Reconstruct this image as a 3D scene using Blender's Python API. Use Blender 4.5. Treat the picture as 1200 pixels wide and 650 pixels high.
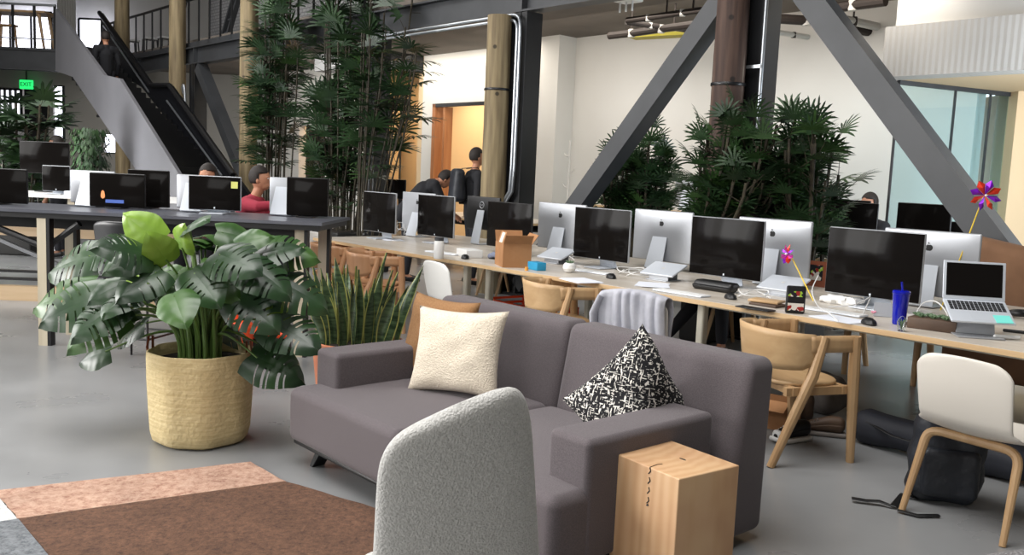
import bpy, math, random
from math import sin, cos, pi, radians as R
from mathutils import Vector, Matrix, Euler, noise

for o in list(bpy.data.objects): bpy.data.objects.remove(o)
scene = bpy.context.scene
COL = scene.collection

# ------------------------------------------------------------------ camera
F, PITCH, ROLL, EYE = 1050.0, R(6.5), R(2.5), 1.5
fw = Vector((0, cos(PITCH), -sin(PITCH))); up0 = Vector((0, sin(PITCH), cos(PITCH))); rt0 = Vector((1, 0, 0))
RT = rt0*cos(ROLL) + up0*sin(ROLL); UP = -rt0*sin(ROLL) + up0*cos(ROLL)
cd = bpy.data.cameras.new('camera'); cam = bpy.data.objects.new('camera', cd); COL.objects.link(cam)
cd.sensor_width = 36; cd.lens = F/1200*36; cd.clip_end = 200; cd.clip_start = .05
m = Matrix((RT, UP, -fw)).transposed().to_4x4(); m.translation = Vector((0, 0, EYE)); cam.matrix_world = m
scene.camera = cam

# ------------------------------------------------------------------ light
scene.view_settings.view_transform = 'Standard'; scene.view_settings.look = 'None'
scene.view_settings.gamma = 1; scene.view_settings.use_curve_mapping = False
scene.view_settings.exposure = 0.62
w = bpy.data.worlds.new('sky'); scene.world = w; w.use_nodes = True
w.node_tree.nodes['Background'].inputs[0].default_value = (.80, .88, 1, 1)
w.node_tree.nodes['Background'].inputs[1].default_value = 1.0

A_D = R(131.7)                                # the direction the desks and the truss run
DV = Vector((cos(A_D), sin(A_D), 0)); UV = -DV; NV = Vector((DV.y, -DV.x, 0))
RZ = A_D - pi                                  # local +x = UV, local +y = NV
def P(u, v, z=0): return UV*u + NV*v + Vector((0, 0, z))
def uvof(p): return p.dot(UV), p.dot(NV)

def area(name, loc, target, sx, sy, power, color=(1, 1, 1), spread=None):
    l = bpy.data.lights.new(name, 'AREA'); l.shape = 'RECTANGLE'; l.size = sx; l.size_y = sy
    l.energy = power; l.color = color
    if spread: l.spread = R(spread)
    o = bpy.data.objects.new(name, l); COL.objects.link(o); o.location = loc
    o.rotation_euler = (Vector(target) - Vector(loc)).to_track_quat('-Z', 'Y').to_euler()
    return o
area('skylight_lamp', (-2.0, 3.0, 7.8), (-2.0, 3.0, 0), 7, 5, 520, (1, .98, .96))
area('skylight_lamp', (-9.0, 12.0, 7.8), (-9.0, 12.0, 0), 7, 7, 560, (1, .98, .96))
area('window_lamp', (-12.5, 3.0, 4.2), (-1, 4.5, .8), 6, 4.5, 480, (1, .98, .95))
area('mezzanine_fill', P(-8.0, 9.2, 3.7), P(-8.0, 10.4, 1), 8, .8, 62, (1, .92, .82))
area('mezzanine_fill', P(-13.5, 10.3, 3.7), P(-13.5, 11.2, 1), 4, .8, 45, (1, .93, .82))
area('meeting_room_lamp', P(-13.8, 12.6, 3.2), P(-13.8, 13.0, 0), 2.5, 1.2, 62, (1, .80, .56))
area('recess_lamp', P(-17.2, 11.6, 3.3), P(-17.2, 13.0, 1.5), 1.2, .6, 28, (1, .78, .50))
area('mezzanine_fill', P(-17.5, 9.2, 3.7), P(-18.0, 10.9, 1.8), 5, .8, 75, (1, .97, .92))  # added to brighten the far bay wall, no fixture hangs here
area('rear_fill', (-5.5, -5.2, 3.8), (-.5, 4, .6), 5, 3, 190, (1, .98, .96))  # added soft fill from behind the camera; the rear wall has no window
area('stair_fill', P(-16.0, 3.2, 1.0), P(-16.0, 5.5, 1.6), 1.6, .8, 110, (1, 1, 1))  # added low light in the open hall to brighten the stair cladding

# ------------------------------------------------------------------ materials
def lin(c):
    return tuple(((x/255)/12.92 if x/255 <= .04045 else ((x/255+.055)/1.055)**2.4) for x in c) + (1,)
def new_mat(name):
    mt = bpy.data.materials.new(name); mt.use_nodes = True
    nt = mt.node_tree; return mt, nt, nt.nodes['Principled BSDF']
def mat(name, c, rough=.5, metal=0, c2=None, scale=8, detail=4, stretch=None, bump=0, bscale=None, spec=None,
        trans=0, sheen=0, emit=None, es=1, lo=.35, hi=.65, coord='Object', rdist=.0, alpha=1, sub=0):
    mt, nt, b = new_mat(name)
    b.inputs['Base Color'].default_value = lin(c); b.inputs['Roughness'].default_value = rough
    b.inputs['Metallic'].default_value = metal
    if spec is not None: b.inputs['Specular IOR Level'].default_value = spec
    if trans: b.inputs['Transmission Weight'].default_value = trans
    if sheen: b.inputs['Sheen Weight'].default_value = sheen
    if emit: b.inputs['Emission Color'].default_value = lin(emit); b.inputs['Emission Strength'].default_value = es
    if alpha < 1: b.inputs['Alpha'].default_value = alpha
    if c2 or bump:
        tc = nt.nodes.new('ShaderNodeTexCoord'); mp = nt.nodes.new('ShaderNodeMapping')
        nt.links.new(tc.outputs[coord], mp.inputs[0])
        if stretch: mp.inputs['Scale'].default_value = stretch
    if c2:
        n = nt.nodes.new('ShaderNodeTexNoise'); n.inputs['Scale'].default_value = scale; n.inputs['Detail'].default_value = detail
        n.inputs['Distortion'].default_value = rdist
        nt.links.new(mp.outputs[0], n.inputs[0])
        r = nt.nodes.new('ShaderNodeValToRGB'); r.color_ramp.elements[0].position = lo; r.color_ramp.elements[1].position = hi
        r.color_ramp.elements[0].color = lin(c); r.color_ramp.elements[1].color = lin(c2)
        nt.links.new(n.outputs[0], r.inputs[0]); nt.links.new(r.outputs[0], b.inputs['Base Color'])
    if bump:
        n2 = nt.nodes.new('ShaderNodeTexNoise'); n2.inputs['Scale'].default_value = bscale or 60; n2.inputs['Detail'].default_value = 3
        nt.links.new(mp.outputs[0] if not stretch else tc.outputs[coord], n2.inputs[0])
        bp = nt.nodes.new('ShaderNodeBump'); bp.inputs['Strength'].default_value = bump; bp.inputs['Distance'].default_value = .02
        nt.links.new(n2.outputs[0], bp.inputs['Height']); nt.links.new(bp.outputs[0], b.inputs['Normal'])
    return mt
M = {}
def wood(name, c, c2, rough=.45, axis=2, sc=6):
    st = [14, 14, 14]; st[axis] = 1.0
    return mat(name, c, rough, c2=c2, scale=sc/6, stretch=tuple(st), detail=5, rdist=.6, lo=.3, hi=.7)
M['alu'] = mat('brushed_aluminium', (172, 175, 180), .38, .45)
M['alu_b'] = mat('pale_aluminium', (206, 212, 220), .35, .25)
M['black'] = mat('black_plastic', (16, 16, 18), .45)
M['glassblack'] = mat('dark_screen_glass', (20, 18, 17), .10, spec=.05)
M['rubber'] = mat('black_rubber', (20, 20, 22), .7)
M['white'] = mat('white_plastic', (232, 232, 230), .4)
M['paper'] = mat('paper', (232, 236, 245), .7)
M['steel'] = mat('grey_painted_steel', (60, 62, 65), .5, c2=(52, 54, 57), scale=3, detail=6)
M['steel_d'] = mat('dark_painted_steel', (24, 25, 27), .35, c2=(30, 31, 33), scale=3)
M['conduit'] = mat('galvanised_conduit', (160, 165, 170), .3, .8)
M['pipe_d'] = mat('dark_pipe', (52, 44, 40), .55, .2)
M['pipe_w'] = mat('white_pipe', (205, 203, 198), .5)
M['wood'] = wood('oak_wood', (196, 162, 120), (174, 138, 98))
M['wood_x'] = wood('oak_veneer', (200, 168, 126), (182, 148, 106), axis=0)
M['wood_o'] = wood('orange_toned_wood', (186, 128, 84), (160, 102, 62)); M['wood_c'] = wood('warm_beech_wood', (192, 148, 110), (174, 126, 88))
M['pale_ply'] = wood('pale_plywood', (196, 172, 140), (180, 154, 120), axis=0)
M['wood_p'] = wood('pale_leg_wood', (200, 190, 168), (180, 170, 148))
M['top'] = mat('light_desk_laminate', (205, 198, 188), .35, c2=(190, 180, 166), scale=1.2, stretch=(1, 12, 12), detail=5)
M['edge'] = wood('plywood_desk_edge', (205, 176, 134), (184, 152, 110), axis=0)
M['leg_w'] = mat('cream_painted_leg', (212, 208, 192), .45)
M['blacktop'] = mat('grey_black_desk_top', (96, 98, 106), .3, c2=(80, 82, 90), scale=2)
M['cream_shell'] = mat('cream_chair_shell', (214, 208, 198), .42)
M['white_shell'] = mat('white_chair_shell', (226, 226, 222), .4)
M['sofa'] = mat('grey_wool_upholstery', (100, 92, 95), .92, c2=(84, 77, 80), scale=260, detail=2, bump=.25, bscale=420, sheen=.15)
M['seam'] = mat('dark_sofa_seam', (60, 55, 57), .9)
M['boucle'] = mat('light_grey_boucle', (206, 205, 201), .95, c2=(186, 185, 181), scale=140, detail=3, bump=.55, bscale=170, sheen=.3)
M['rib'] = mat('grey_ribbed_fabric', (140, 138, 138), .95, c2=(105, 103, 104), scale=60, stretch=(1, 6, 1), bump=.8, bscale=90)
M['tan'] = mat('tan_linen', (160, 120, 80), .9, c2=(146, 106, 68), scale=120, bump=.3, bscale=300)
M['cream'] = mat('cream_boucle', (236, 224, 204), .95, c2=(226, 213, 192), scale=90, bump=.5, bscale=130, sheen=.2)
M['hoodie'] = mat('pale_grey_jersey', (186, 187, 195), .9, c2=(172, 173, 183), scale=14, bump=.3, bscale=200)
M['basket'] = mat('cream_paper_basket', (226, 206, 158), .8, c2=(208, 186, 136), scale=3, stretch=(2, 2, 30), detail=5, bump=.4, bscale=40)
M['leather'] = mat('brown_leather', (140, 78, 54), .5)
M['soil'] = mat('dark_soil', (30, 25, 20), .95, c2=(52, 44, 36), scale=50, bump=1, bscale=60)
M['terra'] = mat('terracotta_planter', (188, 116, 82), .6, c2=(170, 98, 66), scale=6)
M['planter_d'] = mat('dark_planter', (34, 34, 33), .6)
M['mon_a'] = mat('monstera_dark_leaf', (28, 52, 30), .36, c2=(42, 72, 36), scale=4, spec=.6)
M['mon_b'] = mat('monstera_mid_leaf', (48, 80, 38), .36, c2=(70, 104, 46), scale=4, spec=.6)
M['mon_c'] = mat('monstera_fresh_leaf', (122, 160, 52), .32, c2=(146, 180, 74), scale=4)
M['stem'] = mat('green_stem', (92, 122, 58), .45)
M['palm'] = mat('rhapis_leaf', (26, 48, 28), .45, c2=(44, 70, 36), scale=3)
M['palm2'] = mat('rhapis_fresh_leaf', (58, 88, 42), .45, c2=(40, 66, 32), scale=3)
M['cane'] = mat('brown_cane', (40, 34, 25), .7, c2=(62, 56, 38), scale=20)
M['snake'] = mat('snake_leaf', (38, 58, 36), .38, c2=(84, 106, 72), scale=12, stretch=(1, 1, 5), detail=3)
M['snake_e'] = mat('snake_leaf_margin', (168, 168, 92), .4)
M['orange'] = mat('orange_plastic', (226, 78, 30), .45)
M['blue_box'] = mat('bright_blue_card', (34, 150, 196), .5)
M['card'] = mat('cardboard', (176, 128, 86), .8, c2=(166, 118, 76), scale=10)
M['card_l'] = mat('pale_label', (222, 222, 206), .7)
M['tumb'] = mat('blue_translucent_plastic', (24, 34, 190), .12, trans=.35, spec=.6)
M['glass'] = mat('clear_glass', (235, 240, 240), .03, trans=1)
M['choc'] = mat('dark_wood_box', (86, 66, 50), .6, c2=(70, 52, 40), scale=6)
M['succ'] = mat('succulent', (112, 136, 104), .5, c2=(80, 108, 78), scale=30)
M['cyan'] = mat('cyan_sticky_paper', (120, 224, 212), .7)
M['yellow_n'] = mat('yellow_sticky_paper', (214, 214, 120), .7)
M['key'] = mat('black_keys', (28, 28, 30), .5)
M['skin'] = mat('skin', (178, 126, 98), .55)
M['skin_d'] = mat('brown_skin', (120, 82, 60), .55)
M['hair'] = mat('dark_hair', (26, 20, 18), .7, c2=(38, 30, 25), scale=60)
M['cloth_k'] = mat('black_cloth', (24, 25, 30), .85)
M['cloth_r'] = mat('crimson_cloth', (150, 38, 58), .85)
M['cloth_n'] = mat('navy_cloth', (32, 38, 54), .85)
M['jean'] = mat('dark_trousers', (26, 27, 33), .85)
M['pack'] = mat('black_nylon', (26, 29, 35), .5, c2=(38, 42, 50), scale=6, bump=.5, bscale=14)
M['duf'] = mat('navy_black_nylon', (30, 33, 42), .7)
M['bag_g'] = mat('grey_canvas', (128, 122, 118), .85, c2=(104, 98, 94), scale=9)
M['brown_l'] = mat('brown_suede', (126, 92, 66), .85, c2=(112, 80, 56), scale=5)
M['pink'] = mat('pink_foil', (220, 150, 170), .4)
M['purple'] = mat('purple_foil', (130, 30, 200), .25, .5)
M['red_f'] = mat('red_foil', (226, 62, 40), .25, .5)
M['mag'] = mat('magenta_foil', (200, 60, 150), .25, .5)
M['yel'] = mat('yellow_stick', (222, 190, 50), .5)
M['cable'] = mat('white_cable', (214, 214, 212), .5)
M['green_s'] = mat('green_exit_panel', (20, 190, 90), .5, emit=(40, 220, 110), es=.9)
M['sky_pane'] = mat('daylit_window_pane', (235, 240, 255), .5, emit=(238, 240, 255), es=2.6)
M['sky_pane2'] = mat('bright_window_pane', (240, 240, 250), .5, emit=(246, 246, 255), es=1.3)
M['wall'] = mat('white_painted_wall', (222, 220, 215), .8, c2=(214, 211, 205), scale=.6)
M['wall_w'] = mat('warm_painted_wall', (222, 196, 158), .8)
M['wall_g'] = mat('grey_hall_wall', (146, 143, 137), .85)
M['ceil'] = mat('painted_ceiling', (120, 112, 104), .9, c2=(104, 97, 90), scale=1)
M['ceil_d'] = mat('dark_roof_deck', (60, 58, 56), .9)
M['plaster'] = mat('ribbed_plaster', (206, 202, 194), .7)
M['stair_g'] = mat('grey_stair_cladding', (104, 104, 108), .4, c2=(96, 96, 100), scale=1.0)
M['stair_k'] = mat('black_stair_panel', (17, 18, 23), .35)

def floor_mat():
    mt, nt, b = new_mat('polished_concrete')
    tc = nt.nodes.new('ShaderNodeTexCoord')
    n = nt.nodes.new('ShaderNodeTexNoise'); n.inputs['Scale'].default_value = .7; n.inputs['Detail'].default_value = 5; n.inputs['Roughness'].default_value = .5
    nt.links.new(tc.outputs['Object'], n.inputs[0])
    r = nt.nodes.new('ShaderNodeValToRGB'); r.color_ramp.elements[0].position = .22; r.color_ramp.elements[1].position = .78
    r.color_ramp.elements[0].color = lin((104, 106, 107)); r.color_ramp.elements[1].color = lin((156, 157, 158))
    nt.links.new(n.outputs[0], r.inputs[0]); nt.links.new(r.outputs[0], b.inputs['Base Color'])
    n2 = nt.nodes.new('ShaderNodeTexNoise'); n2.inputs['Scale'].default_value = 1.4; n2.inputs['Detail'].default_value = 6
    nt.links.new(tc.outputs['Object'], n2.inputs[0])
    mr = nt.nodes.new('ShaderNodeMapRange'); mr.inputs[3].default_value = .18; mr.inputs[4].default_value = .42
    nt.links.new(n2.outputs[0], mr.inputs[0]); nt.links.new(mr.outputs[0], b.inputs['Roughness'])
    return mt
M['floor'] = floor_mat()

def log_mat(name, c1, c2, c3):
    mt, nt, b = new_mat(name); b.inputs['Roughness'].default_value = .75
    tc = nt.nodes.new('ShaderNodeTexCoord'); mp = nt.nodes.new('ShaderNodeMapping'); mp.inputs['Scale'].default_value = (9, 9, .7)
    nt.links.new(tc.outputs['Object'], mp.inputs[0])
    n = nt.nodes.new('ShaderNodeTexNoise'); n.inputs['Scale'].default_value = 1.5; n.inputs['Detail'].default_value = 8
    nt.links.new(mp.outputs[0], n.inputs[0])
    r = nt.nodes.new('ShaderNodeValToRGB'); e = r.color_ramp.elements
    e[0].position = .3; e[0].color = lin(c1); e[1].position = .62; e[1].color = lin(c2)
    k = e.new(.75); k.color = lin(c3)
    nt.links.new(n.outputs[0], r.inputs[0])
    v = nt.nodes.new('ShaderNodeTexVoronoi'); v.inputs['Scale'].default_value = 3.2
    nt.links.new(tc.outputs['Object'], v.inputs[0])
    r2 = nt.nodes.new('ShaderNodeValToRGB'); r2.color_ramp.elements[0].position = .06; r2.color_ramp.elements[1].position = .10
    r2.color_ramp.elements[0].color = (.02, .015, .01, 1); r2.color_ramp.elements[1].color = (1, 1, 1, 1)
    nt.links.new(v.outputs['Distance'], r2.inputs[0])
    mx = nt.nodes.new('ShaderNodeMixRGB'); mx.blend_type = 'MULTIPLY'; mx.inputs[0].default_value = .8
    nt.links.new(r.outputs[0], mx.inputs[1]); nt.links.new(r2.outputs[0], mx.inputs[2])
    nt.links.new(mx.outputs[0], b.inputs['Base Color'])
    bp = nt.nodes.new('ShaderNodeBump'); bp.inputs['Strength'].default_value = .5; bp.inputs['Distance'].default_value = .02
    nt.links.new(n.outputs[0], bp.inputs['Height']); nt.links.new(bp.outputs[0], b.inputs['Normal'])
    return mt
M['log'] = log_mat('weathered_pine_log', (98, 84, 62), (148, 132, 100), (170, 156, 126))
M['log_d'] = log_mat('stained_brown_log', (46, 31, 26), (84, 64, 54), (158, 146, 130))

def tweed_mat():
    mt, nt, b = new_mat('black_white_weave'); b.inputs['Roughness'].default_value = .95
    tc = nt.nodes.new('ShaderNodeTexCoord'); outs = []
    for st in ((30, 30, 130), (130, 30, 30)):
        mp = nt.nodes.new('ShaderNodeMapping'); mp.inputs['Scale'].default_value = st
        mp.inputs['Rotation'].default_value = (0, 0, .25)
        nt.links.new(tc.outputs['Object'], mp.inputs[0])
        v = nt.nodes.new('ShaderNodeTexNoise'); v.inputs['Scale'].default_value = 1.3; v.inputs['Detail'].default_value = 1
        nt.links.new(mp.outputs[0], v.inputs[0])
        r = nt.nodes.new('ShaderNodeValToRGB'); r.color_ramp.interpolation = 'LINEAR'
        r.color_ramp.elements[0].position = .60; r.color_ramp.elements[1].position = .64
        nt.links.new(v.outputs[0], r.inputs[0]); outs.append(r.outputs[0])
    mx = nt.nodes.new('ShaderNodeMixRGB'); mx.blend_type = 'LIGHTEN'; mx.inputs[0].default_value = 1
    nt.links.new(outs[0], mx.inputs[1]); nt.links.new(outs[1], mx.inputs[2])
    mx2 = nt.nodes.new('ShaderNodeMixRGB'); nt.links.new(mx.outputs[0], mx2.inputs[0])
    mx2.inputs[1].default_value = lin((20, 20, 24)); mx2.inputs[2].default_value = lin((228, 224, 216))
    nt.links.new(mx2.outputs[0], b.inputs['Base Color'])
    return mt
M['tweed'] = tweed_mat()

def block_mat():
    mt, nt, b = new_mat('solid_pine_block'); b.inputs['Roughness'].default_value = .5
    tc = nt.nodes.new('ShaderNodeTexCoord'); mp = nt.nodes.new('ShaderNodeMapping'); mp.inputs['Scale'].default_value = (1, 1, .16)
    mp.inputs['Location'].default_value = (.31, .05, .2)
    nt.links.new(tc.outputs['Object'], mp.inputs[0])
    wv = nt.nodes.new('ShaderNodeTexWave'); wv.wave_type = 'RINGS'; wv.rings_direction = 'Z'
    wv.inputs['Scale'].default_value = 7; wv.inputs['Distortion'].default_value = 5; wv.inputs['Detail'].default_value = 3; wv.inputs['Detail Scale'].default_value = 1.2
    nt.links.new(mp.outputs[0], wv.inputs[0])
    r = nt.nodes.new('ShaderNodeValToRGB'); e = r.color_ramp.elements
    e[0].color = lin((210, 172, 132)); e[1].color = lin((200, 158, 117)); k = e.new(.5); k.color = lin((206, 166, 125))
    nt.links.new(wv.outputs[0], r.inputs[0])
    n = nt.nodes.new('ShaderNodeTexNoise'); n.inputs['Scale'].default_value = 5; nt.links.new(tc.outputs['Object'], n.inputs[0])
    mx = nt.nodes.new('ShaderNodeMixRGB'); mx.blend_type = 'OVERLAY'; mx.inputs[0].default_value = .3
    nt.links.new(r.outputs[0], mx.inputs[1]); nt.links.new(n.outputs[0], mx.inputs[2])
    nt.links.new(mx.outputs[0], b.inputs['Base Color'])
    return mt
M['block'] = block_mat()
def rug_mat(name, a, b_, c_, sc=60):
    mt, nt, b = new_mat(name); b.inputs['Roughness'].default_value = 1
    tc = nt.nodes.new('ShaderNodeTexCoord')
    n = nt.nodes.new('ShaderNodeTexNoise'); n.inputs['Scale'].default_value = sc; n.inputs['Detail'].default_value = 6; n.inputs['Roughness'].default_value = .8
    nt.links.new(tc.outputs['Object'], n.inputs[0])
    r = nt.nodes.new('ShaderNodeValToRGB'); e = r.color_ramp.elements
    e[0].position = .34; e[0].color = lin(c_); e[1].position = .62; e[1].color = lin(b_); k = e.new(.48); k.color = lin(a)
    nt.links.new(n.outputs[0], r.inputs[0])
    n3 = nt.nodes.new('ShaderNodeTexNoise'); n3.inputs['Scale'].default_value = 4; nt.links.new(tc.outputs['Object'], n3.inputs[0])
    mx = nt.nodes.new('ShaderNodeMixRGB'); mx.blend_type = 'OVERLAY'; mx.inputs[0].default_value = .35
    nt.links.new(r.outputs[0], mx.inputs[1]); nt.links.new(n3.outputs[0], mx.inputs[2])
    nt.links.new(mx.outputs[0], b.inputs['Base Color'])
    bp = nt.nodes.new('ShaderNodeBump'); bp.inputs['Strength'].default_value = .8; bp.inputs['Distance'].default_value = .01
    nt.links.new(n.outputs[0], bp.inputs['Height']); nt.links.new(bp.outputs[0], b.inputs['Normal'])
    return mt
M['rug_b'] = rug_mat('rust_brown_wool', (98, 70, 54), (116, 84, 64), (66, 46, 37), 45)
M['rug_p'] = rug_mat('faded_pink_wool', (180, 144, 124), (196, 164, 144), (140, 98, 82), 30)
M['rug_g'] = rug_mat('slate_grey_wool', (116, 120, 124), (136, 140, 144), (74, 78, 84), 40)
M['rug_w'] = rug_mat('ice_white_wool', (208, 210, 208), (222, 224, 222), (176, 178, 178), 30)
def brick_mat():
    mt, nt, b = new_mat('white_painted_brick'); b.inputs['Roughness'].default_value = .8
    tc = nt.nodes.new('ShaderNodeTexCoord'); mp = nt.nodes.new('ShaderNodeMapping'); mp.inputs['Rotation'].default_value = (R(90), 0, 0)
    nt.links.new(tc.outputs['Object'], mp.inputs[0])
    br = nt.nodes.new('ShaderNodeTexBrick'); br.inputs['Scale'].default_value = 3; br.inputs['Color1'].default_value = lin((206, 206, 206)); br.inputs['Color2'].default_value = lin((194, 194, 196)); br.inputs['Mortar'].default_value = lin((150, 150, 152)); br.inputs['Mortar Size'].default_value = .03
    nt.links.new(mp.outputs[0], br.inputs[0]); nt.links.new(br.outputs[0], b.inputs['Base Color'])
    return mt
M['brick'] = brick_mat()
def rib_plaster():
    mt, nt, b = new_mat('vertical_ribbed_panel'); b.inputs['Roughness'].default_value = .7; b.inputs['Base Color'].default_value = lin((196, 193, 188))
    tc = nt.nodes.new('ShaderNodeTexCoord')
    wv = nt.nodes.new('ShaderNodeTexWave'); wv.bands_direction = 'X'; wv.inputs['Scale'].default_value = 5; wv.inputs['Distortion'].default_value = .6
    nt.links.new(tc.outputs['Object'], wv.inputs[0])
    bp = nt.nodes.new('ShaderNodeBump'); bp.inputs['Strength'].default_value = .15; bp.inputs['Distance'].default_value = .03
    nt.links.new(wv.outputs[0], bp.inputs['Height']); nt.links.new(bp.outputs[0], b.inputs['Normal'])
    return mt
M['rib_p'] = rib_plaster()
def glass_tint():
    mt, nt, b = new_mat('tinted_partition_glass')
    nt.nodes.remove(b); out = nt.nodes['Material Output']
    tr = nt.nodes.new('ShaderNodeBsdfTransparent'); tr.inputs[0].default_value = (.86, .97, .99, 1)
    gl = nt.nodes.new('ShaderNodeBsdfGlossy'); gl.inputs['Roughness'].default_value = .03
    mx = nt.nodes.new('ShaderNodeMixShader'); mx.inputs[0].default_value = .08; nt.links.new(tr.outputs[0], mx.inputs[1]); nt.links.new(gl.outputs[0], mx.inputs[2])
    nt.links.new(mx.outputs[0], out.inputs[0]); return mt
M['pane'] = glass_tint()
def collage():
    mt, nt, b = new_mat('printed_pouch'); b.inputs['Roughness'].default_value = .4
    tc = nt.nodes.new('ShaderNodeTexCoord'); v = nt.nodes.new('ShaderNodeTexVoronoi'); v.inputs['Scale'].default_value = 45
    nt.links.new(tc.outputs['Object'], v.inputs[0])
    r = nt.nodes.new('ShaderNodeValToRGB'); r.color_ramp.interpolation = 'CONSTANT'; e = r.color_ramp.elements
    e[0].color = lin((24, 26, 34)); e[1].position = .42; e[1].color = lin((216, 210, 200))
    for p_, c_ in ((.58, (150, 40, 36)), (.68, (150, 190, 60)), (.78, (30, 30, 34))):
        k = e.new(p_); k.color = lin(c_)
    nt.links.new(v.outputs['Color'], r.inputs[0]); nt.links.new(r.outputs[0], b.inputs['Base Color'])
    return mt
M['collage'] = collage()

# ------------------------------------------------------------------ mesh builder
class MB:
    def __init__(s): s.v = []; s.f = []; s.m = []
    def add(s, vs, fs, mi=0):
        b = len(s.v); s.v += [tuple(x) for x in vs]; s.f += [tuple(b+i for i in f) for f in fs]; s.m += [mi]*len(fs); return s
    def box(s, c, d, rot=None, mi=0):
        x, y, z = d[0]/2, d[1]/2, d[2]/2
        vs = [Vector(q) for q in ((-x,-y,-z),(x,-y,-z),(x,y,-z),(-x,y,-z),(-x,-y,z),(x,-y,z),(x,y,z),(-x,y,z))]
        if rot is not None:
            e = rot if isinstance(rot, Matrix) else Euler(rot).to_matrix()
            vs = [e @ q for q in vs]
        vs = [q + Vector(c) for q in vs]
        return s.add(vs, [(0,3,2,1),(4,5,6,7),(0,1,5,4),(1,2,6,5),(2,3,7,6),(3,0,4,7)], mi)
    def rbox(s, c, d, r, n=3, rot=None, fn=None, mi=0, sub=1):
        h = [q/2 for q in d]; r = min(r, min(h)*.999); ax = []
        for k in range(3):
            L = []
            for i in range(n, -1, -1): L.append(-(h[k]-r) - r*math.tan(pi/4*i/n))
            inner = h[k]-r
            for i in range(1, sub+1): L.append(-inner + 2*inner*i/(sub+1)) if sub else None
            for i in range(0, n+1): L.append((h[k]-r) + r*math.tan(pi/4*i/n))
            ax.append(L)
        idx = {}; vs = []; fs = []
        e = None
        if rot is not None: e = rot if isinstance(rot, Matrix) else Euler(rot).to_matrix()
        def vert(i, j, k):
            key = (i, j, k)
            if key in idx: return idx[key]
            p = Vector((ax[0][i], ax[1][j], ax[2][k]))
            q = Vector([max(-(h[t]-r), min(h[t]-r, p[t])) for t in range(3)])
            dd = p-q
            if dd.length > 1e-9: p = q + dd.normalized()*r
            if fn: p = Vector(fn(p))
            if e: p = e @ p
            idx[key] = len(vs); vs.append(p+Vector(c)); return idx[key]
        N = [len(a)-1 for a in ax]
        for (a, b_, t) in ((0, 1, 2), (1, 2, 0), (2, 0, 1)):
            for side in (0, N[t]):
                for i in range(N[a]):
                    for j in range(N[b_]):
                        q = []
                        for (di, dj) in ((0, 0), (1, 0), (1, 1), (0, 1)):
                            kk = [0, 0, 0]; kk[a] = i+di; kk[b_] = j+dj; kk[t] = side; q.append(vert(*kk))
                        fs.append(tuple(q if side else q[::-1]))
        return s.add(vs, fs, mi)
    def tube(s, pts, r, n=8, cap=True, mi=0, flat=None):
        pts = [Vector(p) for p in pts]; K = len(pts)
        rs = r if isinstance(r, (list, tuple)) else [r]*K
        t0 = (pts[1]-pts[0]).normalized(); a = Vector((0, 0, 1)) if abs(t0.z) < .9 else Vector((1, 0, 0))
        nx = t0.cross(a).normalized(); vs = []; fs = []
        for i, p in enumerate(pts):
            t = (pts[min(i+1, K-1)] - pts[max(i-1, 0)]).normalized()
            nx = (nx - t*nx.dot(t)).normalized(); ny = t.cross(nx)
            for k in range(n):
                q = 2*pi*k/n; vs.append(p + (nx*cos(q) + ny*sin(q)*(flat or 1))*rs[i])
        for i in range(K-1):
            for k in range(n): fs.append((i*n+k, i*n+(k+1)%n, (i+1)*n+(k+1)%n, (i+1)*n+k))
        if cap: fs.append(tuple(range(n))[::-1]); fs.append(tuple((K-1)*n+k for k in range(n)))
        return s.add(vs, fs, mi)
    def cyl(s, p0, p1, r0, r1=None, n=16, mi=0): return s.tube([p0, p1], [r0, r1 if r1 is not None else r0], n, mi=mi)
    def lathe(s, prof, n=32, c=(0, 0, 0), mi=0, sx=1, sy=1, fn=None):
        vs = []; fs = []
        for (r, z) in prof:
            for k in range(n):
                a = 2*pi*k/n; p = Vector((r*cos(a)*sx, r*sin(a)*sy, z))
                if fn: p = Vector(fn(p, a))
                vs.append(p+Vector(c))
        for i in range(len(prof)-1):
            for k in range(n): fs.append((i*n+k, i*n+(k+1)%n, (i+1)*n+(k+1)%n, (i+1)*n+k))
        if prof[0][0] > 1e-6: fs.append(tuple(range(n))[::-1])
        if prof[-1][0] > 1e-6: fs.append(tuple((len(prof)-1)*n+k for k in range(n)))
        return s.add(vs, fs, mi)
    def prism(s, poly, y0, y1, axis='y', mi=0):
        mk = {'y': lambda a, b, t: (a, t, b), 'z': lambda a, b, t: (a, b, t), 'x': lambda a, b, t: (t, a, b)}[axis]
        n = len(poly); vs = [mk(a, b, y0) for a, b in poly] + [mk(a, b, y1) for a, b in poly]
        fs = [tuple(range(n)), tuple(range(n, 2*n))[::-1]] + [(i, i+n, (i+1) % n+n, (i+1) % n) for i in range(n)]
        return s.add(vs, fs, mi)
    def grid(s, fn, nu, nv, mi=0, skip=None, closed=False):
        vs = [fn(i/nu, j/nv) for i in range(nu+1) for j in range(nv+1)]; fs = []
        for i in range(nu):
            for j in range(nv):
                if skip and skip(i, j): continue
                a = i*(nv+1)+j; fs.append((a, a+nv+1, a+nv+2, a+1))
        return s.add(vs, fs, mi)
    def xf(s, mtx):
        s.v = [tuple(mtx @ Vector(p)) for p in s.v]; return s

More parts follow.
